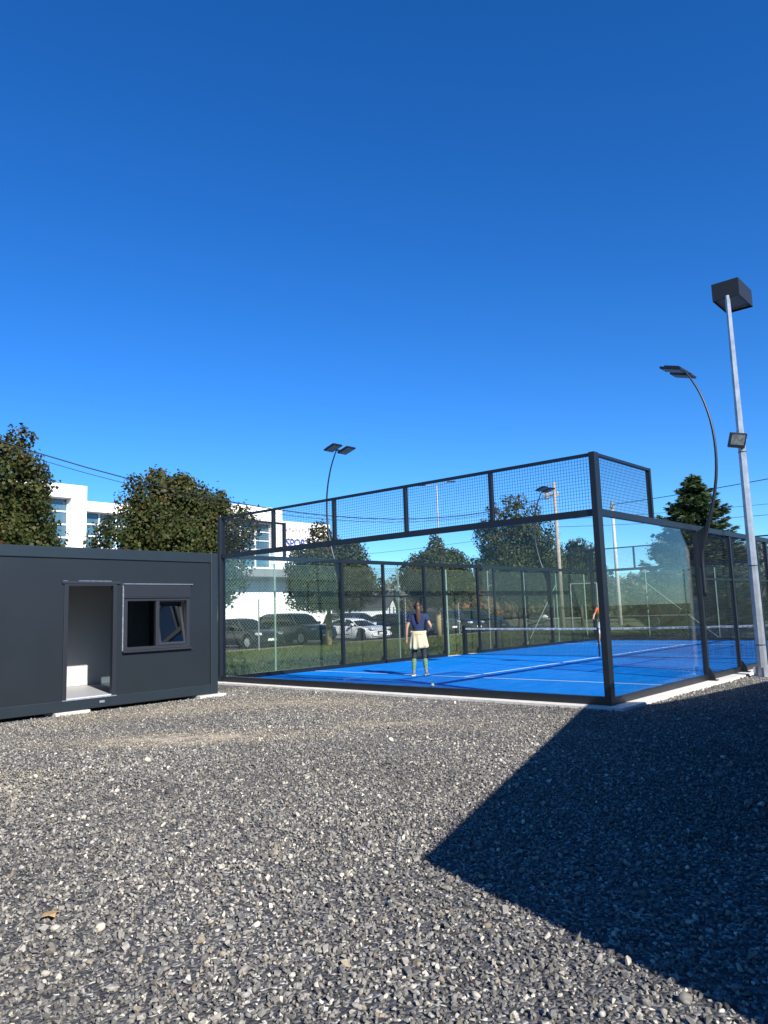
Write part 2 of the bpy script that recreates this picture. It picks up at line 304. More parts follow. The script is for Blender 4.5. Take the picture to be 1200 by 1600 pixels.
for X, Ys, s in ((0, YN, 1), (-10, YF, -1)):
    n = len(Ys)
    b = MB()
    for a_, c_ in ((.083, 9.02), (11.28, 19.917)) if False else ((.083, Ys[5]), (Ys[6], 19.917)): b.box(X-.04, X+.04, a_, c_, -.008, .10)
    part(b, 'base_beam', M['frame'], bevel=.004)
    b = MB(); b.box(X-.045, X+.045, .083, 19.917, 2.97, 3.08); part(b, 'middle_rail', M['frame'], bevel=.004)
    for (a_, c_) in ((.083, Ys[1]-.03), (Ys[-2]+.03, 19.917)):
        b = MB(); b.box(X-.035, X+.035, a_, c_, 3.95, 4.0); part(b, 'top_rail', M['frame'], bevel=.003)
        wiregrid('mesh_panel', (X, a_, 3.08), (0, c_-a_, 0), 0, .87)
    for i in range(1, n-1):
        tall = i in (1, n-2)
        if tall:
            b = MB(); b.box(X-.04, X+.04, Ys[i]-.028, Ys[i]+.04, 3.083, 4.003); part(b, 'upright', M['frame'], bevel=.003)
        else:
            w = .1 if i in (2, n-3) else .08
            b = MB(); b.box(X-w/2-.01*s*0, X+w/2, Ys[i]-.04, Ys[i]+.04, -.006, 2.967); cpost = part(b, 'post', M['frame'], bevel=.004)
            # welded foot gusset outside
            g = MB(); g.prism([(X+s*.052, 0), (X+s*.16, 0), (X+s*.15, .1), (X+s*.09, .2), (X+s*.052, .23)], Ys[i]-.02, Ys[i]+.02, 'y'); g.box(min(X+s*.052, X+s*.2), max(X+s*.052, X+s*.2), Ys[i]-.07, Ys[i]+.07, -.008, .006)
            part(g, 'foot_gusset', M['frame'])
            if X == 0 and i < 5:
                for z in (.35, 1.2, 2.05, 2.8): bb = MB(); bolts(bb, X+s*.052, Ys[i], z, .012); bb.build('bolt', M['galv'], cpost).matrix_parent_inverse = (Matrix.Translation(court.location)).inverted()
    for i in range(n-1):
        y0, y1 = Ys[i]+.05, Ys[i+1]-.05
        if i in (0, 1, n-3, n-2):
            if i == 0: y0 += .04
            pane(X-.006, X+.006, y0 if i != 1 else y0-.045, y1 if i != 0 else y1+.045, .105, 2.965)
        elif i == 5: continue
        else:
            wiregrid('mesh_panel', (X, y0-.01, .1), (0, y1-y0+.02, 0), 0, 2.87)
            b = MB(); b.box(X-.02, X+.02, y0, y1, 1.98, 2.02); part(b, 'cross_rail', M['frame'])
# net
net = empty('padel_net', (-5, 10, 0), 0, 'padel net with white top tape stretched across the blue court', 'net')
for x in (-9.9, -.1):
    b = MB(); b.box(x-.06, x+.06, 9.94, 10.06, 0, .97); b.box(x-.1, x+.1, 9.85, 10.15, 0, .02); b.box(x-.015, x+.015, 9.90, 9.96, .5, .75)
    part(b, 'net_post', M['frame'], net, bevel=.004)
def sagz(x): return .90-.04*(1-((x+5)/4.9)**2)
b = MB(); K = 24
for i in range(K):
    xa, xb = -9.85+9.7*i/K, -9.85+9.7*(i+1)/K
    b.add([(xa, 9.985, sagz(xa)), (xb, 9.985, sagz(xb)), (xb, 9.985, sagz(xb)-.055), (xa, 9.985, sagz(xa)-.055), (xa, 10.015, sagz(xa)), (xb, 10.015, sagz(xb)), (xb, 10.015, sagz(xb)-.055), (xa, 10.015, sagz(xa)-.055)], [(0, 1, 2, 3), (4, 7, 6, 5), (0, 4, 5, 1), (3, 2, 6, 7)])
part(b, 'top_tape', M['line'], net)
b = MB(); x = -9.6
while x < -.3:
    w = random.uniform(.02, .05)
    if random.random() < .78: b.box(x, x+w, 9.981, 9.984, sagz(x)-.040, sagz(x)-.018)
    x += w+random.choice((.012, .014, .05))
part(b, 'tape_print', mat('tape_ink', (.05, .06, .10), .7), net)['kind'] = 'stuff'
b = MB(); r = .0048
for i in range(1, int(9.7/.042)):
    x = -9.85+i*.042; b.bar((x, 10, .03), (x, 10, sagz(x)-.05), r)
for j in range(20):
    z = .03+j*.041; b.bar((-9.85, 10.002, z), (-.15, 10.002, z), r)
part(b, 'net_mesh', M['wire'], net)
b = MB(); b.box(-5.025, -4.975, 9.976, 9.98, 0, .87); part(b, 'centre_strap', M['frame'], net)
o = MB().tube([(0, 0, -.0001)], .01) if False else None
bm = bmesh.new(); bmesh.ops.create_icosphere(bm, subdivisions=3, radius=.034); me = bpy.data.meshes.new('padel_ball'); bm.to_mesh(me); bm.free(); me.materials.append(M['ball'])
o = bpy.data.objects.new('padel_ball', me); C.objects.link(o); o.location = (-4.3, 1.01, .036); tag(o, 'small pale ball lying on the blue turf close to the front glass wall', 'ball')
# court floodlights: bowed black poles with two flat heads
def court_lamp(x, y, s, label):
    L = empty('court_floodlight', (x, y, 0), 0 if s > 0 else math.pi, label, 'floodlight', 'bowed floodlights on the court cage')
    P = [(.10, 0, 1.65), (.10, 0, 2.0), (.11, 0, 2.5), (.24, 0, 3.0), (.38, 0, 3.4), (.51, 0, 4.0), (.55, 0, 4.6), (.50, 0, 5.2), (.36, 0, 5.75), (.18, 0, 6.15), (.08, 0, 6.32)]
    # smooth the curve
    pts = []
    for i in range(len(P)-1):
        p0, p1, p2, p3 = [Vector(P[max(0, min(len(P)-1, i+k))]) for k in (-1, 0, 1, 2)]
        for t in (0, .33, .66): pts.append(.5*((2*p1)+(p2-p0)*t+(2*p0-5*p1+4*p2-p3)*t*t+(3*p1-p0-3*p2+p3)*t**3))
    pts.append(Vector(P[-1]))
    b = MB(); b.tube(pts, [.036 if p.z < 3 else .036-.018*(p.z-3)/3.3 for p in pts], 10); b.build('pole', M['frame'], L, smooth=True)
    b = MB(); b.prism([(.056, 2.25), (.056, 2.95), (.32, 3.12), (.14, 2.55)], -.03, .03, 'y'); b.build('pole_bracket', M['frame'], L)
    b = MB(); b.bar((.08, -.38, 6.33), (.08, .38, 6.33), .045); b.build('cross_arm', M['frame'], L)
    for sy in (-.28, .28):
        mt = Matrix.Translation((-.06, sy, 6.33)) @ Matrix.Rotation(rad(16), 4, 'Y')
        b = MB(); b.box(-.22, .22, -.18, .18, -.02, .025, mt)
        for k in range(-3, 4): b.box(-.15, .15, k*.042-.006, k*.042+.006, .025, .06, mt)
        h = b.build('lamp_head', M['frame'], L, bevel=.005)
        b = MB(); b.box(-.185, .185, -.145, .145, -.026, -.0205, mt); b.build('lens', M['led'], h)
        b = MB(); b.bar(mt @ Vector((.14, 0, -.03)), Vector((.08, sy*.9, 6.33)), .03); b.build('hinge', M['galv'], h)
    return L
court_lamp(0, 4.37, 1, 'tall bowed black floodlight beside the galvanised pole, on the near side of the court')
court_lamp(-10, 4.2, -1, 'bowed black twin-head floodlight rising over the mesh in front of the white building')
court_lamp(-10, 16.2, -1, 'bowed black floodlight seen small beside the wooden utility pole crossarm')
court_lamp(0, 16.2, 1, 'bowed black floodlight on the far right corner of the court')
# ------------------------------------------------------------------ galvanised pole with box head
P = empty('floodlight_pole', (.64, 5.83, 0), 0, 'tall tapered galvanised steel pole with a black box lamp head', 'lamp post')
b = MB(); b.tube([(0, 0, -.05), (0, 0, 4), (0, 0, 8.25)], [.105, .085, .052], 8); b.build('pole', M['galv'], P)
b = MB(); b.box(-.2, .2, -.2, .2, -.06, -.03)
for a in range(4):
    mt = Matrix.Rotation(a*math.pi/2+.4, 4, 'Z'); b.box(.1, .18, -.008, .008, -.03, .16, mt)
b.build('base_plate', M['galv'], P)
b = MB()
for z in (.6, 2.25, 4.7): b = MB(); b.tube([(0, 0, z), (0, 0, z+.02)], .108-z*.005, 10); b.build("strap", M["black"], P)
b = MB(); x0, x1, y0, y1 = -.31, .26, -.02, .97
b.box(x0, x1, y0, y0+.012, 8.2, 8.6); b.box(x0, x1, y1-.012, y1, 8.2, 8.6); b.box(x0, x0+.012, y0+.012, y1-.012, 8.2, 8.6); b.box(x1-.012, x1, y0+.012, y1-.012, 8.2, 8.6); b.box(x0+.012, x1-.012, y0+.012, y1-.012, 8.588, 8.602)
h = b.build('box_head', M['black'], P)
b = MB()
for k in range(9): y = y0+.06+k*.105; b.box(x0+.012, x1-.012, y, y+.03, 8.24, 8.252)
b.box(x0+.012, x1-.012, y0+.013, y1-.013, 8.30, 8.31); b.build('louvre', M['led'], h)
P2 = empty('small_floodlight', (.58, 5.78, 4.95), rad(30), 'small square black floodlight clamped halfway up the galvanised pole', 'floodlight')
mt = Matrix.Translation((-.04, -.17, 0)) @ Matrix.Rotation(rad(24), 4, 'X') @ Matrix.Rotation(rad(9), 4, 'Y')
b = MB(); b.box(-.17, .17, -.03, .05, -.17, .15, mt)
for k in range(-3, 4): b.box(k*.045-.006, k*.045+.006, .05, .09, -.12, .10, mt)
b.build('housing', M['black'], P2, bevel=.008)
b = MB(); b.box(-.135, .135, -.037, -.0305, -.10, .12, mt); b.build('lens', mat('lamp_glass', (.13, .155, .155), .15, noise=.4, nscale=15, spec=1.), P2)
b = MB(); b.bar((-.15, -.1, 0), (-.15, .02, 0), .02); b.bar((.15, -.1, 0), (.15, .1, 0), .02); b.bar((-.15, .02, 0), (.18, .1, 0), .03); b.build('bracket', M['galv'], P2)
# ------------------------------------------------------------------ office container
CX, CY = -7.63, -1.83; CW, CL, CH = 2.44, 6.06, 2.86
ct = empty('office_container', (CX, CY, 0), 0, 'anthracite grey site office container with an open doorway and a roller-box window', 'container')
def cp(mb, name, m_, par=None, **k): return mb.build(name, m_, par or ct, **k)
Y0, Y1 = -CL, 0; X0, X1 = -CW, 0
for x in (X0, X1-.17):
    for y in (Y0, Y1-.17): b = MB(); b.box(x, x+.17, y, y+.17, 0, CH); cp(b, 'corner_post', M['navyf'], bevel=.012)
for z0, z1, nm in ((0.004, .19, 'bottom_rail'), (CH-.20, CH-.004, 'top_rail')):
    b = MB(); b.box(X1-.14, X1-.006, Y0+.17, Y1-.17, z0, z1); b.box(X0+.006, X0+.14, Y0+.17, Y1-.17, z0, z1)
    b.box(X0+.17, X1-.17, Y0+.006, Y0+.14, z0, z1); b.box(X0+.17, X1-.17, Y1-.14, Y1-.006, z0, z1); cp(b, nm, M['navyf'], bevel=.01)
b = MB()
for z in (.06, CH-.10): b.box(X1-.001, X1+.004, Y1-.11, Y1-.07, z, z+.05)
cp(b, 'lifting_slot', M['dark'])
# front wall with openings (y relative to CY)
dy0, dy1, dz0, dz1 = -3.24, -2.24, .19, 2.24
wy0, wy1, wz0, wz1 = -2.10, -.67, .97, 2.20
fx0, fx1 = X1-.10, X1-.035
b = MB(); b.box(fx0, fx1, Y0+.17, dy0, .19, CH-.2); b.box(fx0, fx1, dy0, dy1, dz1, CH-.2); b.box(fx0, fx1, dy1, wy0, .19, CH-.2)
b.box(fx0, fx1, wy0, wy1, .19, wz0); b.box(fx0, fx1, wy0, wy1, wz1, CH-.2); b.box(fx0, fx1, wy1, Y1-.17, .19, CH-.2); cp(b, 'front_wall', M['navy'])
b = MB(); b.box(X0+.02, X0+.06, Y0+.17, Y1-.17, .19, CH-.2); b.box(X0+.17, X1-.17, Y0+.02, Y0+.06, .19, CH-.2); b.box(X0+.17, X1-.17, Y1-.06, Y1-.02, .19, CH-.2); cp(b, 'outer_wall', M['navy'])
b = MB(); b.box(X0+.08, X0+.10, Y0+.11, Y1-.11, .22, CH-.26); b.box(X0+.101, fx0-.001, Y0+.08, Y0+.10, .22, CH-.26); b.box(X0+.101, fx0-.001, Y1-.10, Y1-.08, .22, CH-.26)
cp(b, 'inner_wall', M['inwhite'])
b = MB(); b.box(X0+.1, fx0+.03, -3.75, -3.68, .22, CH-.26); cp(b, 'partition', M['inwhite'])
b = MB(); b.box(X0+.1, fx1-.01, Y0+.1, Y1-.1, .195, .215); cp(b, 'floor', M['infloor'])
b = MB(); b.box(X0+.1, fx0-.002, Y0+.1, Y1-.1, CH-.26, CH-.24); cp(b, 'ceiling', M['inwhite'])
b = MB(); b.box(X0+.1, X1-.1, Y0+.1, Y1-.1, CH-.06, CH-.02); cp(b, 'roof', M['navyf'])
b = MB(); x0, x1 = fx0-.01, fx1+.022
b.box(x0, x1, dy0, dy0+.075, dz0, dz1); b.box(x0, x1, dy1-.075, dy1, dz0, dz1); b.box(x0, x1, dy0+.075, dy1-.075, dz1-.07, dz1); df = cp(b, 'door_frame', M['dgrey'], bevel=.004)
b = MB(); b.box(x0, x1+.02, dy0+.0, dy1, .178, .193); cp(b, 'threshold', M['flash'], df)
b = MB(); b.box(fx1+.001, fx1+.035, dy0-.05, dy1+.06, dz1+.003, dz1+.014); b.box(fx1+.03, fx1+.035, dy0-.05, dy1+.06, dz1-.03, dz1+.003); cp(b, 'drip_flashing', M['dgrey2'], df)
b = MB(); b.box(fx1+.001, fx1+.034, dy0+.25, dy1-.12, dz1+.0145, dz1+.022); b.box(fx1+.001, fx1+.034, dy0-.03, dy0+.05, dz1+.0145, dz1+.02); cp(b, 'protective_film', M['flash'], df)
b = MB(); b.box(x0, x1, wy0, wy0+.07, wz0, wz1-.26); b.box(x0, x1, wy1-.07, wy1, wz0, wz1-.26); b.box(x0, x1, wy0+.07, wy1-.07, wz1-.31, wz1-.26); b.box(x0, x1, wy0+.07, wy1-.07, wz0, wz0+.06)
b.box(x0, x1-.008, (wy0+wy1)/2-.035, (wy0+wy1)/2+.035, wz0+.06, wz1-.31); wf = cp(b, 'window_frame', M['dgrey2'], bevel=.004)
b = MB(); b.box(fx0-.03, fx1+.045, wy0-.005, wy1+.005, wz1-.26, wz1); b.box(fx1+.045, fx1+.05, wy0+.03, wy1-.03, wz1-.235, wz1-.03); cp(b, 'shutter_box', M['dgrey'], wf, bevel=.005)
b = MB(); b.box(fx1+.001, fx1+.06, wy0-.03, wy1+.05, wz1+.003, wz1+.014); b.box(fx1+.001, fx1+.012, wy0-.025, wy0-.006, wz0, wz1); cp(b, 'drip_flashing', M['flash'], wf)
b = MB(); b.box(fx1+.001, fx1+.075, wy0-.03, wy1+.03, wz0-.035, wz0-.002); cp(b, 'sill', M['dgrey2'], wf, bevel=.004)
mid = (wy0+wy1)/2; za, zb = wz0+.065, wz1-.315
b = MB(); b.box(fx0+.02, fx0+.028, wy0+.072, mid-.037, za, zb); cp(b, 'pane', M['wglass'], wf)
# right sash tilted inwards at the top
ya, yb = mid+.04, wy1-.075
mt = Matrix.Translation((fx0+.055, 0, za)) @ Matrix.Rotation(rad(-13), 4, 'Y')
b = MB(); H = zb-za
b.box(-.02, .02, ya, ya+.05, 0, H, mt); b.box(-.02, .02, yb-.05, yb, 0, H, mt); b.box(-.02, .02, ya+.05, yb-.05, 0, .05, mt); b.box(-.02, .02, ya+.05, yb-.05, H-.05, H, mt)
sh = cp(b, 'tilted_sash', M['dgrey2'], wf)
b = MB(); b.box(-.005, .005, ya+.05, yb-.05, .05, H-.05, mt); cp(b, 'pane', M['wglass'], sh)
b = MB(); b.box(X1-.005, X1-.001, -2.56, -2.46, .085, .125); cp(b, 'maker_plate', M['flash'])
for i, (ya, yb) in enumerate(((-5.2, -4.58), (-2.32, -1.7))):
    b = MB(); b.box(-8.1, -7.585+.05*i, ya, yb, -.2, -.004); o = b.build('concrete_block', M['conc'], bevel=.01)
    tag(o, ('pale concrete pad under the container below its open doorway', 'pale concrete pad under the corner of the container next to the court')[i], 'block', 'pads under the container')
b = MB(); b.box(0, .5, 0, .45, .0, .62); 
for z in (.2, .41): b.box(.5, .512, .01, .44, z-.19, z-.005)
o = b.build('low_cabinet', mat('cabinet_dark', (.03, .03, .035), .5), bevel=.01); o.location = (-9.9, -2.6-.7, .9); bpy.data.objects.remove(o)
# ------------------------------------------------------------------ building outside the frame whose shadow falls over the yard
h = 2.8; k = h/math.tan(EL); dx, dy = math.sin(AZ)*k, math.cos(AZ)*k
poly = [(2.18+dx, -7.36+dy), (-.45+dx, .2+dy), (.5+dx, .72+dy), (.72+dx, 2.2+dy), (1.15+dx, 6.5+dy), (6+dx, 9+dy), (16+dx, 4+dy), (12+dx, -9.4+dy)]
sb = empty('flat_roof_cabin', (poly[0][0]+2, poly[0][1]+3, 0), 0, 'low flat-roofed dark cabin to the right of the yard that throws the big shadow', 'building')
b = MB(); b.prism([(x, y) for x, y in poly], -.07, h-.12); o = b.build('wall', M['navy']); o.parent = sb; o.matrix_parent_inverse = Matrix.Translation(sb.location).inverted()
b = MB(); b.prism([(x, y) for x, y in poly], h-.12, h); o = b.build('roof', M['navyf']); o.parent = sb; o.matrix_parent_inverse = Matrix.Translation(sb.location).inverted()
# ------------------------------------------------------------------ chain-link fence and verge posts
def chain_panel(P0, P1, z0, z1, name, par, step=.075, r=.0062):
    b = MB(); P0 = Vector(P0); P1 = Vector(P1); d = P1-P0; L = d.length; e = d/L; H = z1-z0
    s = step*1.414; k = int((L+H)/s)
    for i in range(1, k):
        a = i*s
        x0, zz0 = (a, 0) if a < L else (L, a-L); x1, zz1 = (a-H, H) if a > H else (0, a)
        for fl in (0, 1):
            xa, xb = (x0, x1) if not fl else (L-x0, L-x1)
            b.bar(P0+e*xa+Vector((0, 0, z0+zz0)), P0+e*xb+Vector((0, 0, z0+zz1)), r)
    for z in (z0+.01, z1): b.bar(P0+Vector((0, 0, z)), P1+Vector((0, 0, z)), .007)
    return b.build(name, M['fwire'], par)
def chain_fence(P0, e, n, sp, h, label, braces):
    F = empty('chain_link_fence', P0, 0, label, 'fence'); e = Vector(e)
    for i in range(n+1):
        p = e*(sp*i); b = MB(); b.tube([p+Vector((0, 0, -.1)), p+Vector((0, 0, h+.03))], .027, 8); b.build('fence_post', M['fgreen'], F)
        if i < n: chain_panel(p, p+e*sp, .04, h, 'wire_mesh', F)
    for i, j in braces:
        b = MB(); b.tube([e*(sp*i)+Vector((0, 0, h*.84)), e*(sp*j)+Vector((0, 0, .05))], .02, 6); b.build('brace', M['fgreen'], F)
    return F
chain_fence((-11.35, -2.6, -.07), (0, 1, 0), 9, 2.72, 3.05, 'green chain-link fence along the long far side of the court', [(1, 0), (8, 7)])
chain_fence((-11.35, 21.9, -.07), (1, 0, 0), 6, 3.0, 3.0, 'green chain-link fence behind the far end of the court with a diagonal brace', [(1, 2)])
b = MB(); b.tube([(0, 0, -.1), (0, 0, 2.35)], .03, 8); vp = b.build('verge_post', M['galv'])
tag(vp, 'thin pale metal post standing in the grass verge by the parked cars', 'post', 'thin posts in the verge'); vp.location = (-21.8, 10.7, -.07)
for x, y, w in ((-21.8, 16, 'in front of the white sports car'), (-22, 21.3, 'left of the woman'), (-23.2, 28, 'in front of the graphite car'), (-22.6, 33.5, 'beside the tall ragged maple'), (-22.5, 39, 'farthest along the verge, near the motorcycle'), (-21.8, 5.4, 'nearest the container')):
    o = vp.copy(); C.objects.link(o); o.location = (x, y, -.07); o['label'] = 'thin pale metal post in the grass '+w
vp['label'] = 'thin pale metal post in the grass in front of the dark blue tall car'
# ------------------------------------------------------------------ foliage
def leaves(centers, size, outward=None, shape='leaf'):
    """n leaf polygons (5 corners) at centers; returns verts array"""
    n = len(centers); d = rng.normal(size=(n, 3)); d /= np.linalg.norm(d, axis=1)[:, None]
    if outward is not None: d = d*.75+outward; d /= np.linalg.norm(d, axis=1)[:, None]
    a = np.cross(d, rng.normal(size=(n, 3))); a /= np.linalg.norm(a, axis=1)[:, None]; b_ = np.cross(d, a)
    s = (size*rng.uniform(.6, 1.35, n))[:, None]
    out = np.empty((n, 5, 3))
    for k, (u, v, w) in enumerate(((-.5, 0, 0), (-.15, -.5, .12), (.5, -.22, -.05), (.5, .25, -.05), (-.12, .5, .12))):
        out[:, k] = centers+s*(a*u+b_*v+d*w)
    return out.reshape(-1, 3)
def maple(x, y, r, z0, z1, nl, label, lobes=26, seed=1, wrap=False, bias=0., peaks=()):
    global rng
    rng = np.random.default_rng(seed); random.seed(seed)
    T = empty('maple_tree', (x, y, -.07), 0, label, 'tree', 'maples along the car park')
    zc = z0+(z1-z0)*.42; cs = []
    for i in range(lobes):      # lobes of foliage over an egg-shaped crown
        th = i*2.399+seed; f = (i+.5)/lobes; ph = math.acos(1-2*f); zz = math.cos(ph)
        rr = r*.70*math.sin(ph)**.8*(1-.28*max(0, zz)); z = zc+(z1-zc-.35)*zz*.80 if zz > 0 else zc+(zc-z0)*zz*.72
        j = rng.normal(0, .12*r, 3); cs.append((rr*math.cos(th)+j[0], rr*math.sin(th)+j[1], z+j[2]*.6, r*rng.uniform(.26, .40)))
    for i in range(5): cs.append((*(rng.normal(0, .25*r, 2)), zc+rng.uniform(-.5, .8), r*.5))
    for i in range(10):     # leader shoots poking out of the crown
        th = rng.uniform(0, 6.283); q = rng.uniform(.1, .85); rr = r*q; zz = zc+(z1-zc)*math.sqrt(max(0, 1-q*q))*rng.uniform(.88, 1.04); cs.append((rr*math.cos(th), rr*math.sin(th), zz, r*rng.uniform(.12, .19)))
    for (px, py, pz, pr) in peaks: cs.append((px, py, pz, pr))
    cs = np.array(cs); w = cs[:, 3]**2; nl = int(nl*3.1); idx = rng.choice(len(cs), nl, p=w/w.sum())
    d = rng.normal(size=(nl, 3)); d /= np.linalg.norm(d, axis=1)[:, None]
    # secondary clumping on each lobe
    nk = 34; kd = rng.normal(size=(len(cs), nk, 3)); kd /= np.linalg.norm(kd, axis=2)[:, :, None]
    pick = rng.integers(0, nk, nl); dd = kd[idx, pick]+rng.normal(0, .20, (nl, 3)); dd /= np.linalg.norm(dd, axis=1)[:, None]
    use = rng.random(nl) < .75; d[use] = dd[use]
    rr = cs[idx, 3]*rng.uniform(.72, 1.12, nl)+rng.exponential(.065, nl)
    c = cs[idx, :3]+d*rr[:, None]*np.array([1, 1, 1.02])
    lowcut = c[:, 2] > z0-.15+rng.normal(0, .12, nl); c = c[lowcut]; d = d[lowcut]
    pr = cs[idx][lowcut]; tone = (.42*rng.random((len(cs), nk))[idx, pick][lowcut]+.46*rng.beta(2, 2.4, len(c)))*.95+bias
    hi = (c[:, 2]-z0)/(z1-z0); tone += np.where(rng.random(len(c)) < .04+.24*np.clip(hi-.5, 0, 1)*2, .38, 0)
    npmesh('crown', leaves(c, .108, d), 5, np.clip(tone, 0, 1), M['maple'], T)
    b = MB(); b.tube([(0, 0, 0), (.03, 0, z0*.5), (0, .03, z0+.2), (0, 0, zc), (0, 0, z1-.8)], [.13, .11, .10, .07, .02], 8)
    for i in range(9):
        th = i*2.4; zz = z0+.2+i*.22; q = cs[(i*3) % lobes]
        b.tube([(0, 0, zz), (q[0]*.5, q[1]*.5, (zz+q[2])/2+.1), (q[0], q[1], q[2])], [.06, .04, .012], 5)
    b.build('trunk', M['bark'], T, smooth=True)
    if wrap: b = MB(); b.tube([(.004, 0, .05), (.02, 0, z0*.45), (.02, .01, 1.55)], .155, 10); b.build('trunk_wrap', M['wrap'], T, smooth=True)
    return T
maple(-22, -1.5, 2.5, 2.0, 8.0, 17000, 'tall maple at the left edge rising behind the container roof', seed=3, peaks=((.3, 1.0, 7.6, .5), (.2, 1.9, 6.5, .6), (.5, 1.3, 8.1, .4), (.2, 1.9, 5.2, .8), (0, 2.2, 4.2, .8)), lobes=30)
maple(-22, 6.45, 2.95, 2.0, 7.25, 22000, 'wide bushy maple behind the right end of the container roof', seed=5, lobes=38, peaks=((0, -1.9, 7.05, .32), (.2, -.9, 7.0, .55), (0, -.9, 7.4, .40), (0, .25, 7.4, .34), (0, .3, 6.9, .5), (0, 1.25, 6.95, .40), (0, 2.1, 6.65, .42), (.2, -2.0, 6.3, .65), (0, 2.2, 5.9, .65), (.5, 0, 6.5, .8)))
maple(-21.9, 15.2, 2.5, 1.95, 5.0, 15000, 'round maple with tan wrapped trunk in front of the white building', seed=8, wrap=True, peaks=((0, -.4, 5.35, .5), (0, -.5, 5.75, .38), (0, 1.6, 4.75, .42), (0, 1.8, 5.0, .3), (0, .5, 5.0, .4)))
maple(-22, 24.3, 2.15, 2.0, 4.9, 12000, 'smaller round maple with tan wrapped trunk behind the standing woman', seed=11, wrap=True, lobes=22, peaks=((0, 0, 4.9, .55), (0, .1, 5.4, .4), (0, -.1, 5.8, .25), (0, -.9, 4.5, .5), (0, .9, 4.6, .5)))
maple(-22, 33.3, 3.0, 2.0, 7.6, 18000, 'tall ragged maple left of the wooden utility pole', seed=13, lobes=34, peaks=((0, -2.3, 7.4, .5), (0, -2.6, 8.1, .4), (0, -.4, 7.9, .6), (0, -.4, 8.7, .5), (0, .9, 8.2, .5), (0, .9, 9.0, .4), (0, 2.6, 7.7, .5), (0, 2.9, 8.5, .4)), bias=.03)
maple(-22, 42.3, 2.3, 2.0, 6.4, 11000, 'distant round maple just right of the wooden utility pole', seed=17, lobes=22)
def spruce(x, y, h, r, label, seed):
    global rng; rng = np.random.default_rng(seed); random.seed(seed)
    T = empty('spruce_tree', (x, y, -.07), 0, label, 'tree')
    b = MB(); b.tube([(0, 0, 0), (0, 0, h*.5), (0, 0, h)], [.16, .09, .01], 8); cen = []; dirs = []; tn = []
    z = .5
    while z < h-.1:
        f = 1-z/h; R0 = r*(f**.84)+.07; nb = max(5, int(8+9*f))
        for i in range(nb):
            th = random.uniform(0, 6.283); L = R0*random.uniform(.55, 1.08); dr = -.02-.26*f+random.uniform(-.16, .16)
            e = Vector((math.cos(th), math.sin(th), 0)); tip = []
            for k in range(7):
                u = k/6; p = Vector((0, 0, z))+e*(L*u)+Vector((0, 0, dr*L*u+.34*L*u*u)); tip.append(p)
            b.tube([tip[0], tip[3], tip[6]], [.022, .014, .004], 4, False)
            nn = int(26+95*L)
            for k in range(nn):
                u = random.uniform(.08, 1.04)**.8; p = Vector((0, 0, z))+e*(L*u)+Vector((0, 0, dr*L*u+.34*L*u*u))
                side = Vector((-e.y, e.x, 0))*random.choice((-1, 1)); ln = (1-u)*.38*L+.10
                w = random.random(); p = p+side*ln*w*.9+e*w*.10+Vector((0, 0, random.uniform(-.07, .02)-.06*w))
                dv = (side*.8+e*random.uniform(.3, 1)+Vector((0, 0, random.uniform(-.35, .3)))).normalized()
                cen.append(p); dirs.append(dv); tn.append(.25+.5*u*random.random()+.2*random.random())
        z += .13+.09*f
    for k in range(60): cen.append(Vector((random.gauss(0, .04), random.gauss(0, .04), h-random.uniform(0, .5)))); dirs.append(Vector((random.uniform(-1, 1), random.uniform(-1, 1), .9)).normalized()); tn.append(.6)
    c = np.array(cen); d = np.array(dirs); n = len(c); a = np.cross(d, rng.normal(size=(n, 3))); a /= np.linalg.norm(a, axis=1)[:, None]
    s = rng.uniform(.13, .24, n)[:, None]; out = np.empty((n, 4, 3)); out[:, 0] = c-d*s*.4; out[:, 1] = c+a*s*.17; out[:, 2] = c+d*s; out[:, 3] = c-a*s*.17
    npmesh('crown', out.reshape(-1, 3), 4, np.array(tn), M['spruce'], T); b.build('trunk', M['bark'], T)
spruce(-7.0, 25.0, 7.6, 3.7, 'pointed dark green spruce behind the far end of the court', 21)
def cloud(name, boxes, n, size, m_, seed, label, cat=None, kind='stuff', bias=0.):
    global rng; rng = np.random.default_rng(seed); cs = []
    for (ax, ay, bx, by, h, wd, cnt) in boxes:
        for i in range(cnt):
            u = rng.random(); hh = h*rng.uniform(.55, 1.05); cs.append((ax+(bx-ax)*u+rng.normal(0, wd*.4), ay+(by-ay)*u+rng.normal(0, wd*.4), hh*.5, hh*.42, hh*.52))
    cs = np.array(cs); idx = rng.integers(0, len(cs), n); d = rng.normal(size=(n, 3)); d /= np.linalg.norm(d, axis=1)[:, None]
    k = rng.uniform(.75, 1.1, n)[:, None]; c = cs[idx, :3]+d*k*np.stack([cs[idx, 3], cs[idx, 3], cs[idx, 4]], 1); c[:, 2] = np.abs(c[:, 2])
    lob = rng.random(len(cs))[idx]; tone = np.clip(.55*lob+.45*rng.random(n)+bias, 0, 1)
    o = npmesh(name, leaves(c, size, d), 5, tone, m_); tag(o, label, cat, None, kind); return o
cloud('shrub_belt', [(-60, 80, 6, 92, 4.6, 2., 150), (-36, 70, -6, 78, 3.2, 1.5, 60)], 52000, .5, M['hedge'], 31, 'low belt of olive and brown shrubs along the far road')
cloud('far_wood', [(-120, 110, 40, 150, 9, 5, 110)], 26000, 1.0, M['bare'], 32, 'hazy grey-green wood far beyond the shrubs')
cloud('rusty_hedge', [(-62, 66, -48, 76, 4.2, 1.2, 16)], 7000, .45, M['hedge'], 33, 'rust-coloured autumn hedge beyond the parked cars', bias=.35)
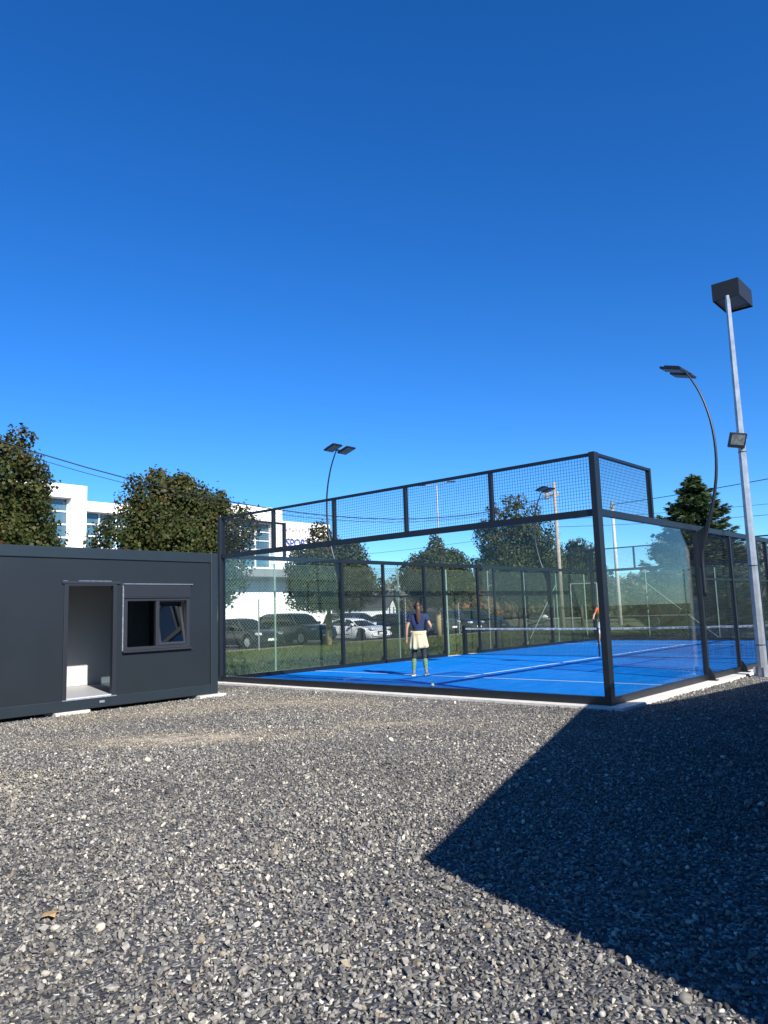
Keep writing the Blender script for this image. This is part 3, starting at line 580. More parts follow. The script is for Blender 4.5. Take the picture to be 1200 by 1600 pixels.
def bare_tree(x, y, h, label, seed):
    global rng; rng = np.random.default_rng(seed); random.seed(seed)
    T = empty('bare_tree', (x, y, -.07), 0, label, 'tree', 'thin pale trees beyond the court'); b = MB(); tips = []
    def grow(p, d, L, r, dep):
        q = p+d*L; b.tube([p, q], [r, r*.65], 5, False)
        if dep == 0: tips.append(q); return
        for k in range(3): grow(q, (d+Vector((random.gauss(0, .42), random.gauss(0, .42), random.gauss(.1, .25)))).normalized(), L*.72, r*.62, dep-1)
    grow(Vector((0, 0, 0)), Vector((0, 0, 1)), h*.30, .16, 5); b.build('trunk', M['bark'], T)
    tt = np.array(tips); c = tt[rng.integers(0, len(tt), 5000)]+rng.normal(0, .35, (5000, 3)); npmesh('crown', leaves(c, .14), 5, rng.random(5000), M['bare'], T)
bare_tree(-17.5, 52, 7.4, 'thin grey-green tree just right of the concrete pole', 41)
bare_tree(-12.5, 55, 6.6, 'sparse pale tree between the concrete pole and the spruce', 43)
bare_tree(-1, 50, 7.0, 'sparse pale tree to the right of the spruce', 44)
# grass tufts on the verge behind the court
def grass_tufts():
    global rng; rng = np.random.default_rng(9); n = 62000
    x = rng.uniform(-23.1, -10.9, n); y = rng.uniform(-6, 40, n)
    x2 = rng.uniform(-10.5, 12, n//4); y2 = rng.uniform(20.8, 44, n//4); x = np.r_[x, x2]; y = np.r_[y, y2]; n = len(x)
    th = rng.uniform(0, 6.283, n); h = rng.uniform(.04, .12, n); w = rng.uniform(.012, .03, n); out = np.empty((n, 3, 3))
    cx, sx = np.cos(th)*w, np.sin(th)*w; lean = rng.normal(0, .04, (n, 2))
    out[:, 0] = np.stack([x-cx, y-sx, np.full(n, -.076)], 1); out[:, 1] = np.stack([x+cx, y+sx, np.full(n, -.076)], 1); out[:, 2] = np.stack([x+lean[:, 0], y+lean[:, 1], -.076+h], 1)
    o = npmesh('grass', out.reshape(-1, 3), 3, rng.random(n), M['grassb']); tag(o, 'short green grass on the verge between court and car park', None, None, 'stuff')
grass_tufts()
# ------------------------------------------------------------------ white building
B = empty('white_building', (-38.5, 18, -.07), 0, 'long white flat-roofed sports building with tall gridded windows', 'building')
def bp(mb, name, m_, par=None, **k):
    mb.v = [(x+38.5, y-18, z+.07) for x, y, z in mb.v]; return mb.build(name, m_, par or B, **k)
XB = -38.5
b = MB()
# block A (left tall wing), B (lower link), C (right tall wing), D (lower end)
def facade(b, y0, y1, top, wins, x=XB, dep=12., zb=-.06):
    """wall with rectangular openings (ya,yb,za,zb_)"""
    ys = sorted({y0, y1, *[w[0] for w in wins], *[w[1] for w in wins]}); th = .7
    for a, c_ in zip(ys[:-1], ys[1:]):
        op = sorted([(w[2], w[3]) for w in wins if w[0] <= a+1e-6 and w[1] >= c_-1e-6]); z = zb
        for q0, q1 in op: b.box(x-th, x, a, c_, z, q0); z = q1
        b.box(x-th, x, a, c_, z, top)
    b.box(x-dep, x-th, y0, y1, top-.35, top-.05); b.box(x-dep, x-dep+.3, y0, y1, zb, top); 
wA = (2.5, 9.95, 5.0, 8.95); wC = (20.2, 25.75, 5.1, 8.45); wB = (10.93, 18.9, 5.3, 8.25)
facade(b, -12, 10.9, 9.76, [wA, (-9, 1, 5.0, 8.95)]); facade(b, 10.9, 19.3, 8.87, [wB], XB-.15); facade(b, 19.3, 26.6, 9.62, [wC]); facade(b, 26.6, 31.8, 8.72, [], XB-.1)
b.box(XB-12, XB, 31.5, 31.79, -.06, 8.7) if False else None
b.box(XB-12, XB-.8, 31.45, 31.8, -.06, 8.72-.36); b.box(XB-12, XB-.7, -12, -11.7, -.06, 9.4)
bp(b, 'wall', M['wall'])
def gridwin(w, nx, nz, x):
    g = MB(); y0, y1, z0, z1 = w; g.box(x-.62, x-.58, y0, y1, z0, z1); p = None
    f = MB()
    for i in range(nx+1): y = y0+(y1-y0)*i/nx; f.box(x-.57, x-.50, y-.05, y+.05, z0, z1)
    for j in range(nz+1): z = z0+(z1-z0)*j/nz; f.box(x-.575, x-.51, y0, y1, z-.04, z+.04)
    fr = bp(f, 'window_frame', M['wframe']); bp(g, 'pane', M['bglass'], fr)
gridwin(wA, 4, 5, XB); gridwin((-9, 1, 5.0, 8.95), 6, 5, XB); gridwin(wB, 7, 4, XB-.15); gridwin(wC, 4, 5, XB)
b = MB(); b.box(XB+.0, XB+1.6, 19.3, 29.6, 4.3, 4.85); bp(b, 'entrance_canopy', M['greyband'])
b = MB(); b.box(XB-.08, XB+.04, 26.7, 31.5, 4.7, 6.5)
bp(b, 'panel', M['wall'])
cu = bpy.data.curves.new('letters', 'FONT'); cu.body = 'SPORT'; cu.size = 1.02; cu.extrude = .03; cu.materials.append(M['sblue'])
t0 = bpy.data.objects.new('letters', cu); C.objects.link(t0); bpy.context.view_layer.update(); lm = bpy.data.meshes.new_from_object(t0.evaluated_get(bpy.context.evaluated_depsgraph_get())); bpy.data.objects.remove(t0); to = bpy.data.objects.new('lettering', lm); C.objects.link(to); lm.materials.clear(); lm.materials.append(M['sblue']); to.parent = B; to.rotation_euler = (math.pi/2, 0, math.pi/2); to.location = (-.1+.05, 27.0-18, 6.75); to.scale = (.82, 1, 1)
b = MB()
for k in range(9): b.box(XB-.09, XB-.06, 27.0+k*.33, 27.18+k*.33, 7.95+.1*(k % 2), 8.1+.12*(k % 2))
bp(b, 'small_print', M['sgrey'])
# ------------------------------------------------------------------ distant houses
def house(x, y, w, d, hw, hr, rz, wm, rm, label):
    H = empty('house', (x, y, -.07), rz, label, 'house', 'houses far beyond the car park')
    b = MB(); b.box(-w/2, w/2, -d/2, d/2, 0, hw); b.prism([(-w/2, hw), (w/2, hw), (0, hw+hr*.94)], -d/2, d/2, 'y'); b.build('wall', wm, H)
    b = MB(); e = .5
    for s in (-1, 1): b.add([(s*(w/2+e), -d/2-e, hw-hr*e/(w/2)), (0, -d/2-e, hw+hr), (0, d/2+e, hw+hr), (s*(w/2+e), d/2+e, hw-hr*e/(w/2)), (s*(w/2+e), -d/2-e, hw-hr*e/(w/2)+.2), (0, -d/2-e, hw+hr+.2), (0, d/2+e, hw+hr+.2), (s*(w/2+e), d/2+e, hw-hr*e/(w/2)+.2)], [(0, 1, 2, 3), (4, 7, 6, 5), (0, 4, 5, 1), (2, 6, 7, 3), (0, 3, 7, 4)])
    rf = b.build('roof', rm, H); b = MB(); b.box(w*.15, w*.15+.6, -.3, .3, hw+hr*.4, hw+hr+.9); b.build('chimney', M['fbrick'], rf)
    for s in (-.25, .25): b = MB(); b.box(s*w-.5, s*w+.5, -d/2-.03, -d/2+.02, 1, 2.3); b.build('window', M['bglass'], H)
def dirpt(px, D):   # bearings worked out once, kept as fixed places
    return {'a': (-89.8, 71.6), 'b': (-112.7, 110.0), 'c': (-96, 108.5), 'd': (-83, 104), 'e': (-53, 115)}[px]
house(-77, 78, 7, 7, 2.4, 1.7, rad(120), M['wall'], M['roofd'], 'low house with a broad dark roof right of the round maple')
house(-106.6, 116.6, 4.4, 9, 2.6, 1.9, rad(46), M['wall'], M['roofd'], 'small white gabled house with dark roof left of the woman')
house(-96.4, 124.9, 5.2, 8, 2.2, 1.7, rad(130), M['wall'], M['roofr'], 'house with a bright red roof beyond the cars behind the net post')
house(-103.6, 119.2, 4, 7, 2.3, 1.3, rad(60), M['fbrick'], M['roofr'], 'brown-walled house with small red roof close to the woman')
house(-46, 118, 12, 8, 3.2, 2.0, rad(10), M['wall'], M['roofd'], 'long white house half hidden by the shrubs behind the goal frame')
# ------------------------------------------------------------------ cars
def car(x, y, rz, L, Wd, H, kind, paint, label, rimm='rim'):
    K = empty('parked_car', (x, y, -.066), rz, label, 'car', 'cars parked facing the court')
    hood = {'hatch': .92, 'suv': 1.06, 'coupe': .86}[kind]; gc = {'hatch': .17, 'suv': .24, 'coupe': .15}[kind]
    R = {'hatch': .31, 'suv': .36, 'coupe': .33}[kind]; hw = Wd/2
    ws = (.185*L, .80*L)           # wheel centres measured from the tail
    # body side profile sampled along the length, lofted as rings
    def top(u):
        if kind == 'suv': t = [(0, .75), (.02, hood*.98), (.72, hood), (.93, hood*.93), (.985, hood*.72), (1, hood*.55)]
        elif kind == 'coupe': t = [(0, .62), (.02, hood*1.0), (.15, hood*1.06), (.62, hood), (.80, hood*.92), (.93, hood*.76), (1, hood*.52)]
        else: t = [(0, .70), (.02, hood*1.0), (.70, hood), (.90, hood*.90), (.98, hood*.70), (1, hood*.52)]
        for (a, p), (c_, q) in zip(t[:-1], t[1:]):
            if a <= u <= c_: return p+(q-p)*(u-a)/(c_-a)
        return t[-1][1]
    st = sorted(set([0, .012, .04, .1, .3, .4, .5, .6, .7, .88, .93, .97, .99, 1]+[(w+R*1.18*math.cos(a))/L for w in ws for a in [math.pi*k/8 for k in range(9)]]))
    rings = []
    for u in st:
        X = (u-.5)*L; zt = top(u); zb = gc+(.12 if u < .02 or u > .985 else 0)
        for w in ws:
            dd = abs(u*L-w)
            if dd < R*1.18: zb = max(zb, R+math.sqrt(max(0, (R*1.18)**2-dd*dd)))
        zb = min(zb, zt-.08)
        wf = hw*(1-.10*max(0, (u-.85)/.15)**2-.06*max(0, (.1-u)/.1)**2); sh = zt-.10*(zt-zb) if zt-zb < .3 else zt-.07
        mid_ = (zb+sh)/2
        half = [(wf*.93, zb), (wf*.99, zb+(mid_-zb)*.5), (wf, mid_), (wf*.985, sh-.03), (wf*.93, sh+.03), (wf*.72, zt), (0, zt+.02)]
        rings.append([Vector((X, yy, zz)) for yy, zz in half]+[Vector((X, -yy, zz)) for yy, zz in half[-2::-1]])
    b = MB(); b.loft(rings); body = b.build('body', paint, K, smooth=True)
    body.modifiers.new('es', 'EDGE_SPLIT').split_angle = rad(38)
    b = MB(); b.box(-L*.46, L*.46, -hw*.86, hw*.86, gc+.02, min(.6, hood-.2)); b.build('underbody', M['rubber'], K)
    # greenhouse
    g = {'hatch': [(.03, hood-.02, .9), (.07, H-.14, .74), (.16, H-.02, .72), (.38, H, .72), (.50, H-.04, .72), (.56, H-.13, .74), (.73, hood-.01, .86)],
         'suv': [(.02, hood-.02, .92), (.05, H-.10, .78), (.12, H, .76), (.40, H, .76), (.55, H-.03, .76), (.60, H-.12, .78), (.72, hood, .88)],
         'coupe': [(.08, hood+.02, .84), (.22, H-.10, .68), (.34, H-.01, .66), (.46, H, .66), (.54, H-.05, .67), (.60, H-.14, .70), (.74, hood-.02, .84)]}[kind]
    rr = []
    for u, z, wf in g:
        X = (u-.5)*L; w = hw*wf; zb = hood-.08; z = max(z, zb+.02)
        rr.append([Vector((X, hw*.90, zb)), Vector((X, w+(hw*.9-w)*.3, zb+(z-zb)*.6)), Vector((X, w*.96, z-.03)), Vector((X, w*.8, z)), Vector((X, 0, z+.015)), Vector((X, -w*.8, z)), Vector((X, -w*.96, z-.03)), Vector((X, -w-(-w+hw*.9)*-.3*-1, zb+(z-zb)*.6)) if False else Vector((X, -(w+(hw*.9-w)*.3), zb+(z-zb)*.6)), Vector((X, -hw*.90, zb))])
    b = MB(); b.loft(rr); b.build('window_glass', M['cargl'], K, smooth=True)
    # roof skin and pillars slightly proud of the glass
    b = MB(); q = [r for r, (u, z, wf) in zip(rr, g) if z > H-.15]
    top_r = []
    for r in q:
        up = Vector((0, 0, .012)); top_r.append([r[2]+up*.6+Vector((0, .008, 0)), r[3]+up, r[4]+up, r[5]+up, r[6]+up*.6-Vector((0, .008, 0)), r[6]-Vector((0, 0, .03)), r[2]-Vector((0, 0, .03))])
    b.loft(top_r); b.build('roof', paint, K, smooth=True)
    b = MB()
    for s in (1, 3 if False else 1):
        pass
    for sy in (0, 1):
        ix = (lambda r: (r[0], r[1], r[2])) if sy == 0 else (lambda r: (r[8], r[7], r[6]))
        o_ = Vector((0, .012 if sy == 0 else -.012, 0))
        for a in (1, 3, 5):
            r0 = rr[a]; p = ix(r0)
            if a == 5: f0, f1 = ix(rr[6])[0]+o_, ix(rr[5])[2]+o_; b.bar(f0, f1, .045, .05)
            elif a == 1: b.bar(ix(rr[0])[0]+o_, ix(rr[1])[2]+o_, .07, .09)
            else: b.bar(p[0]+o_, p[1]+o_, .05, .03); b.bar(p[1]+o_, p[2]+o_, .05, .03)
    b.build('pillar', paint, K)
    for sy in (-1, 1):
        b = MB(); X = (.985-.5)*L
        b.box(X-.30, X-.04 if kind != 'coupe' else X-.02, sy*hw*.60 if sy > 0 else -hw*.93, hw*.93 if sy > 0 else -hw*.60, hood*.70, hood*.70+.13); b.build('headlight', M['lamp'], K, bevel=.03)
        b = MB(); b.box(-L/2-.012, -L/2+.12, hw*.6 if sy > 0 else -hw*.95, hw*.95 if sy > 0 else -hw*.6, hood*.78, hood*.96); b.build('tail_light', M['tail'], K, bevel=.02)
        b = MB(); X = (.67-.5)*L; b.box(X-.08, X+.06, min(sy*hw*.95, sy*(hw+.17)), max(sy*hw*.95, sy*(hw+.17)), hood+.0, hood+.13); b.build('mirror', paint, K, bevel=.03)
        b = MB()
        for u in (.42, .64): X = (u-.5)*L; b.box(X-.006, X+.006, min(sy*hw*.985, sy*(hw+.003)), max(sy*hw*.985, sy*(hw+.003)), gc+.15, hood-.1)
        b.box((.24-.5)*L, (.60-.5)*L, min(sy*hw, sy*(hw+.006)), max(sy*hw, sy*(hw+.006)), hood*.42, hood*.45); b.build('door_seam', M['rubber'], K)
    b = MB(); b.box(L/2-.02, L/2+.012, -hw*.45, hw*.45, hood*.36, hood*.62); b.build('grille', M['rubber'], K, bevel=.01)
    b = MB(); b.box(L/2+.012, L/2+.025, -.26, .26, hood*.40, hood*.40+.11); b.build('number_plate', M['plate'], K)
    for w in ws:
        for sy in (-1, 1):
            X = w-L/2; b = MB(); y0 = sy*(hw-.21); y1 = sy*(hw+.005)
            b.tube([(X, y0, R), (X, y0+sy*.02, R), (X, y1-sy*.02, R), (X, y1, R)], [R*.93, R, R, R*.93], 22); wh = b.build('wheel', M['rubber'], K, smooth=True)
            wh.modifiers.new('es', 'EDGE_SPLIT').split_angle = rad(30)
            b = MB(); b.tube([(X, y1, R), (X, y1+sy*.004, R)], R*.66, 20)
            for k in range(7):
                a = k*2*math.pi/7; b.bar((X, y1+sy*.012, R), (X+math.cos(a)*R*.62, y1+sy*.008, R+math.sin(a)*R*.62), .05, .02, Vector((0, 1, 0)))
            b.build('rim', M[rimm], wh)
    return K
def paint(n, c): return mat(n, c, .35, metal=.1, coat=.35)
pk, pb, pw, pn, pg = paint('paint_black', (.012, .013, .015)), paint('paint_blue', (.012, .03, .055)), mat('paint_white', (.72, .73, .75), .3, coat=1.), paint('paint_navy', (.02, .028, .06)), paint('paint_graphite', (.035, .038, .042))
CXN = -23.75
def nose(y, L, *a, dx=0., rz=0., **k): return car(CXN+dx-L/2*math.cos(rz), y-L/2*math.sin(rz), rz, L, *a, **k)
nose(13.1, 4.2, 1.76, 1.47, 'hatch', pk, 'black hatchback partly hidden by the court corner post, nearest the container')
nose(16.9, 4.8, 1.86, 1.66, 'suv', pb, 'dark blue tall car parked between the black hatchback and the white sports car', dx=-.1)
nose(21.1, 4.35, 1.80, 1.27, 'coupe', pw, 'low white sports car with pop-up style nose and dark wheels', dx=.15, rimm='rimd')
nose(23.8, 4.4, 1.84, 1.58, 'suv', pn, 'navy car parked right behind the white sports car', dx=-2.3)
nose(25.8, 4.4, 1.80, 1.45, 'hatch', pb, 'dark blue hatchback between the navy car and the standing woman', dx=-.3)
nose(28.5, 4.5, 1.84, 1.62, 'suv', pg, 'graphite car with bright front lamps just right of the woman', dx=-.2)
nose(31.3, 4.5, 1.84, 1.56, 'hatch', pk, 'black car behind the left net post', dx=-.2)
nose(34.3, 4.4, 1.80, 1.50, 'hatch', pg, 'grey hatchback at the far end of the parked row', dx=-.2)
# motorcycle at the end of the row
mc = empty('motorcycle', (-23.0, 37.4, -.07), rad(20), 'small dark motorcycle with bright fairing at the end of the car row', 'motorcycle')
for X in (-.7, .7):
    b = MB(); n = 20; r0 = [Vector((X+.3*math.cos(a), 0, .3+.3*math.sin(a))) for a in [2*math.pi*k/n for k in range(n+1)]]; b.tube(r0, .05, 6, False); w_ = b.build('wheel', M['rubber'], mc, smooth=True)
    b = MB()
    for k in range(5): a = k*1.2566; b.bar((X, 0, .3), (X+.26*math.cos(a), 0, .3+.26*math.sin(a)), .02)
    b.build('rim', M['rim'], w_)
b = MB(); b.tube([(-.7, 0, .3), (-.2, 0, .42), (.3, 0, .5), (.5, 0, .85)], [.04, .09, .13, .05], 8); b.tube([(.7, 0, .3), (.48, 0, .95)], .03, 6); b.build('frame', M['black'], mc, smooth=True)
b = MB(); b.tube([(-.75, 0, .8), (-.3, 0, .76), (.05, 0, .8), (.3, 0, .85)], [.06, .12, .11, .06], 8); b.build('seat', M['rubber'], mc, smooth=True)
b = MB(); b.tube([(.2, 0, .75), (.5, 0, .9), (.75, 0, .85)], [.1, .15, .07], 8); b.build('fairing', M['lamp'], mc, smooth=True)
b = MB(); b.tube([(.42, -.33, 1.02), (.48, 0, .98), (.42, .33, 1.02)], .02, 6); b.build('handlebar', M['black'], mc)
# ------------------------------------------------------------------ poles, goal and wires
up = empty('utility_pole', (-18.24, 32.29, -.07), rad(42), 'weathered wooden utility pole with a crossarm near its top, rising from the grass', 'utility pole')
b = MB(); b.tube([(0, 0, 0), (0, 0, 9.6)], [.16, .10], 10); b.build('pole', M['wood'], up, smooth=True)
b = MB(); b.bar((-.75, 0, 8.75), (.25, 0, 8.75), .14, .12); b.bar((-.5, .0, 8.6), (0, 0, 8.1), .04); b.build('crossarm', M['wood'], up)
for x in (-.65, -.3, .2): b = MB(); b.tube([(x, 0, 8.82), (x, 0, 8.9), (x, 0, 9.0)], [.035, .06, .03], 8); b.build('insulator', M['conc'], up)
b = MB(); b.tube([(-.55, 0, 8.5), (-.55, 0, 8.9)], .14, 8); b.build('junction_box', M['galv'], up)
cpole = empty('concrete_pole', (-20.25, 45.2, -.07), 0, 'pale tapered concrete pole behind the court corner post carrying a wire', 'utility pole')
b = MB(); b.tube([(0, 0, 0), (0, 0, 9.3)], [.17, .11], 10); b.build('pole', M['conc'], cpole, smooth=True)
b = MB(); b.tube([(0, 0, 9.1), (0, 0, 9.7)], [.17, .12], 8); b.build('cap', M['wood'], cpole)
def wire(p, q, sag, label, r=.018):
    p, q = Vector(p), Vector(q); pts = [p.lerp(q, i/24)-Vector((0, 0, sag*4*(i/24)*(1-i/24))) for i in range(25)]; b = MB(); b.tube(pts, r, 5); return tag(b.build('power_cable', M['black']), label, 'cable', 'overhead cables')
wire((-18.24, 32.29, 8.75), (-20.5, -14, 11.2), 3.9, 'lower overhead cable running left from the wooden utility pole over the maples', .022)
wire((-18.2, 32.1, 8.6), (-20.6, -14, 11.0), 3.9, 'thinner overhead cable just below its twin, crossing the sky at upper left', .012)
wire((-20.25, 45.2, 9.4), (22, 18, 8.4), .6, 'thick cable from the concrete pole crossing the sky right of the spruce', .024)
wire((-18.24, 32.29, 6.6), (14, 40, 7.6), .7, 'lower thin cable running right from the wooden pole past the spruce', .014)
wire((-18.24, 32.29, 7.1), (14, 42, 8.4), .6, 'thin cable between wooden pole and the sky behind the corner post', .012)
wire((-18.24, 32.29, 6.5), (-60, 40, 7.5), .5, 'thin cable running left between the two right-hand maples', .014)
sl = empty('street_lamp', (-27.96, 32.47, -.07), rad(40), 'tall slender grey street lamp with two short arms over the car park', 'street lamp')
b = MB(); b.tube([(0, 0, 0), (0, 0, 10.7)], [.09, .05], 8); b.build('pole', M['galv'], sl)
b = MB(); b.tube([(-.9, 0, 10.75), (0, 0, 10.65), (.9, 0, 10.95)], .03, 6); b.build('arm', M['galv'], sl)
for s, z in ((-1, 10.75), (1, 10.95)): b = MB(); b.box(min(s*.8, s*1.4), max(s*.8, s*1.4), -.1, .1, z-.02, z+.06); b.build('lamp_head', M['black'], sl, bevel=.02)
gl = empty('football_goal', (-16.2, 31.4, -.07), rad(27), 'pale metal football goal frame standing in the grass beyond the court', 'goal')
for x in (-.78, .78): b = MB(); b.tube([(x, 0, 0), (x, 0, 2.93)], .04, 8); b.build('goal_post', M['galv'], gl)
b = MB(); b.tube([(-.78, 0, 2.93), (.78, 0, 2.93)], .035, 8); b.build('crossbar', M['galv'], gl)
b = MB()
for x in (-.78, .78): b.tube([(x, 0, 2.9), (x, .9, 0)], .025, 6)
b.tube([(-.78, .9, .02), (.78, .9, .02)], .025, 6); b.build('back_stay', M['galv'], gl)
# ------------------------------------------------------------------ people
def skin_mesh(name, m_, nodes, edges, parent, sub=2, root=0):
    me = bpy.data.meshes.new(name); me.from_pydata([n[0] for n in nodes], edges, []); o = bpy.data.objects.new(name, me); C.objects.link(o); me.materials.append(m_)
    sk = o.modifiers.new('skin', 'SKIN'); sk.use_smooth_shade = True
    if not me.skin_vertices: me.skin_vertices.new() if hasattr(me.skin_vertices, 'new') else None
    bm = bmesh.new(); bm.from_mesh(me); lay = bm.verts.layers.skin.verify(); bm.verts.ensure_lookup_table()
    for i, n in enumerate(nodes): r = n[1]; bm.verts[i][lay].radius = r if isinstance(r, tuple) else (r, r); bm.verts[i][lay].use_root = (i == root)
    bm.to_mesh(me); bm.free(); s = o.modifiers.new('sub', 'SUBSURF'); s.levels = s.render_levels = sub
    o.parent = parent; return o
def person(name, loc, rz, label, h, tee, bottoms, stance, arms, parts):
    Pn = empty(name, loc, rz, label, 'person'); k = h/1.72; Z = lambda *p: Vector(p)*k
    # faces +Y; x to her right is +X
    fl, fr = stance
    N = [(Z(0, 0, .93), (.155*k, .10*k)), (Z(0, .005, 1.08), (.125*k, .085*k)), (Z(0, .0, 1.25), (.14*k, .095*k)), (Z(0, -.01, 1.38), (.13*k, .08*k)), (Z(0, 0, 1.45), (.055*k, .055*k)), (Z(0, .015, 1.53), (.055*k, .06*k)), (Z(0, .025, 1.62), (.078*k, .095*k)), (Z(0, .01, 1.69), (.05*k, .06*k))]
    E_ = [(i, i+1) for i in range(7)]
    for s, f in ((-1, fl), (1, fr)):
        b0 = len(N); N += [(Z(s*.085, .0, .84), .088*k), (Z(s*.09+f[0]*.5, .02+f[1]*.5, .48), .058*k), (Z(s*.09+f[0]*.8, f[1]*.8-.01, .30), .054*k), (Z(s*.09+f[0], f[1]-.02, .09), .036*k), (Z(s*.10+f[0], f[1]+.06, .045), (.036*k, .03*k)), (Z(s*.11+f[0], f[1]+.15, .03), (.038*k, .02*k))]
        E_ += [(0, b0)]+[(b0+i, b0+i+1) for i in range(5)]
    for s, a in ((-1, arms[0]), (1, arms[1])):
        b0 = len(N); sh, el, wr, ha = Z(s*.165, 0, 1.385), Z(*a[0]), Z(*a[1]), Z(*a[2])
        N += [(sh, .052*k), (sh.lerp(el, .5), .043*k), (el, .036*k), (el.lerp(wr, .5), .035*k), (wr, .022*k), (wr.lerp(ha, .7), (.036*k, .016*k))]
        E_ += [(3, b0)]+[(b0+i, b0+i+1) for i in range(5)]
        d = (ha-wr).normalized(); base = wr.lerp(ha, .9); sd_ = Vector((0, 1, 0))-d*d.y; sd_.normalize(); inn = d.cross(sd_)*(s)
        for q in range(4):
            L = (.062, .072, .068, .05)[q]*k; r0 = base+sd_*((q-1.5)*-.019*k); f1 = r0+d*L*.55; f2 = f1+(d*.8+inn*-.55).normalized()*L*.5
            c0 = len(N); N += [(r0, .0085*k), (f1, .008*k), (f2, .0065*k)]; E_ += [(b0+5, c0), (c0, c0+1), (c0+1, c0+2)]
        c0 = len(N); r0 = wr.lerp(ha, .35)+sd_*.03*k; N += [(r0, .010*k), (r0+(sd_*.7+d).normalized()*.045*k, .009*k), (r0+(sd_*.3+d).normalized()*.08*k, .007*k)]; E_ += [(b0+4, c0), (c0, c0+1), (c0+1, c0+2)]
    body = skin_mesh('body', M['skin'], N, E_, Pn)
    # face details
    b = MB()
    b.tube([Z(0, .105, 1.625), Z(0, .128, 1.60), Z(0, .11, 1.59)], [.008*k, .013*k, .008*k], 6); b.build('nose', M['skin'], Pn, smooth=True)
    for s in (-1, 1): b = MB(); b.tube([Z(s*.075, .02, 1.645), Z(s*.084, .012, 1.615), Z(s*.076, .02, 1.585)], [.008*k, .014*k, .008*k], 6); b.build('ear', M['skin'], Pn, smooth=True)
    b = MB()
    for s in (-1, 1): b.tube([Z(s*.032-.010, .105, 1.635), Z(s*.032+.010, .105, 1.635)], .007*k, 6)
    b.build('eye', M['dark'], Pn, smooth=True)
    b = MB(); b.tube([Z(-.022, .102, 1.562), Z(0, .110, 1.560), Z(.022, .102, 1.562)], .006*k, 6); b.build('mouth', mat('lips', (.40, .12, .10), .5), Pn, smooth=True)
    # T-shirt
    TN = [(Z(0, .0, .99), (.15*k, .108*k)), (Z(0, .005, 1.10), (.140*k, .102*k)), (Z(0, .0, 1.25), (.157*k, .110*k)), (Z(0, -.01, 1.365), (.165*k, .100*k)), (Z(0, -.008, 1.42), (.115*k, .088*k)), (Z(0, -.003, 1.455), (.062*k, .060*k))]; TE4 = 1; TE = [(0, 1), (1, 2), (2, 3), (3, 4), (4, 5)]
    for s, a in ((-1, arms[0]), (1, arms[1])):
        sh, el = Z(s*.168, 0, 1.385), Z(*a[0]); b0 = len(TN); TN += [(sh, .080*k), (sh.lerp(el, .25), .070*k), (sh.lerp(el, .58), .064*k)]; TE += [(3, b0), (b0, b0+1), (b0+1, b0+2)]
    skin_mesh('t_shirt', tee, TN, TE, Pn, root=2)
    LN_ = [(Z(0, 0, .97), (.165*k, .115*k)), (Z(0, -.005, .90), (.165*k, .120*k))]; LE = [(0, 1)]
    zlow = parts.get('leg_to', .42)
    for s, f in ((-1, fl), (1, fr)):
        b0 = len(LN_); t_ = (.84-zlow)/(.84-.48); kn = Z(s*.09+f[0]*.5, .02+f[1]*.5, .48); hp = Z(s*.085, 0, .82)
        LN_ += [(hp, .102*k), (hp.lerp(kn, .5), .088*k), (hp.lerp(kn, .92), .070*k), (kn+(Z(s*.09+f[0]*.8, f[1]*.8-.01, .30)-kn)*.6, .064*k)]; LE += [(1, b0), (b0, b0+1), (b0+1, b0+2), (b0+2, b0+3)]
    skin_mesh('leggings' if 'sock' in parts else 'shorts', bottoms, LN_, LE, Pn)
    for s, f in ((-1, fl), (1, fr)):
        if 'sock' in parts:
            skin_mesh('sock', M['sock'], [(Z(s*.09+f[0]*.68, f[1]*.68, .42), .066*k), (Z(s*.09+f[0]*.82, f[1]*.82-.012, .27), .059*k), (Z(s*.09+f[0]*.93, f[1]*.93-.015, .16), .043*k), (Z(s*.09+f[0], f[1]-.018, .085), .042*k)], [(0, 1), (1, 2), (2, 3)], Pn)
        sx, sy = s*.10+f[0], f[1]
        sh_ = skin_mesh('shoe', M['shoe'], [(Z(sx-s*.01, sy-.035, .055), (.042*k, .046*k)), (Z(sx, sy+.05, .05), (.043*k, .040*k)), (Z(sx+s*.008, sy+.14, .040), (.045*k, .030*k)), (Z(sx+s*.01, sy+.19, .035), (.032*k, .022*k))], [(0, 1), (1, 2), (2, 3)], Pn)
        b = MB(); out = [(-.04, -.085), (.04, -.085), (.047, .05), (.05, .15), (.03, .225), (-.02, .228), (-.045, .15), (-.04, .05)]
        b.prism([((sx+u)*k, (sy+v)*k) for u, v in out], .0, .026*k); b.build('sole', M['sole'], sh_, bevel=.006)
    # hair
    b = MB(); rings = []
    for i in range(1, 12):      # rounded cap of hair over the skull, open towards the face
        ph = math.pi*i/13; rings.append([Z(.088*math.sin(ph)*math.cos(t), -.012+.108*math.sin(ph)*math.sin(t)*(1 if math.sin(t) < 0 else max(.15, 1-.095*i)), 1.625+.118*math.cos(ph)-.012*math.sin(t)) for t in [2*math.pi*q/20 for q in range(20)]])
    b.loft(rings); hr = b.build('hair', M['hair'], Pn, smooth=True, sub=1)
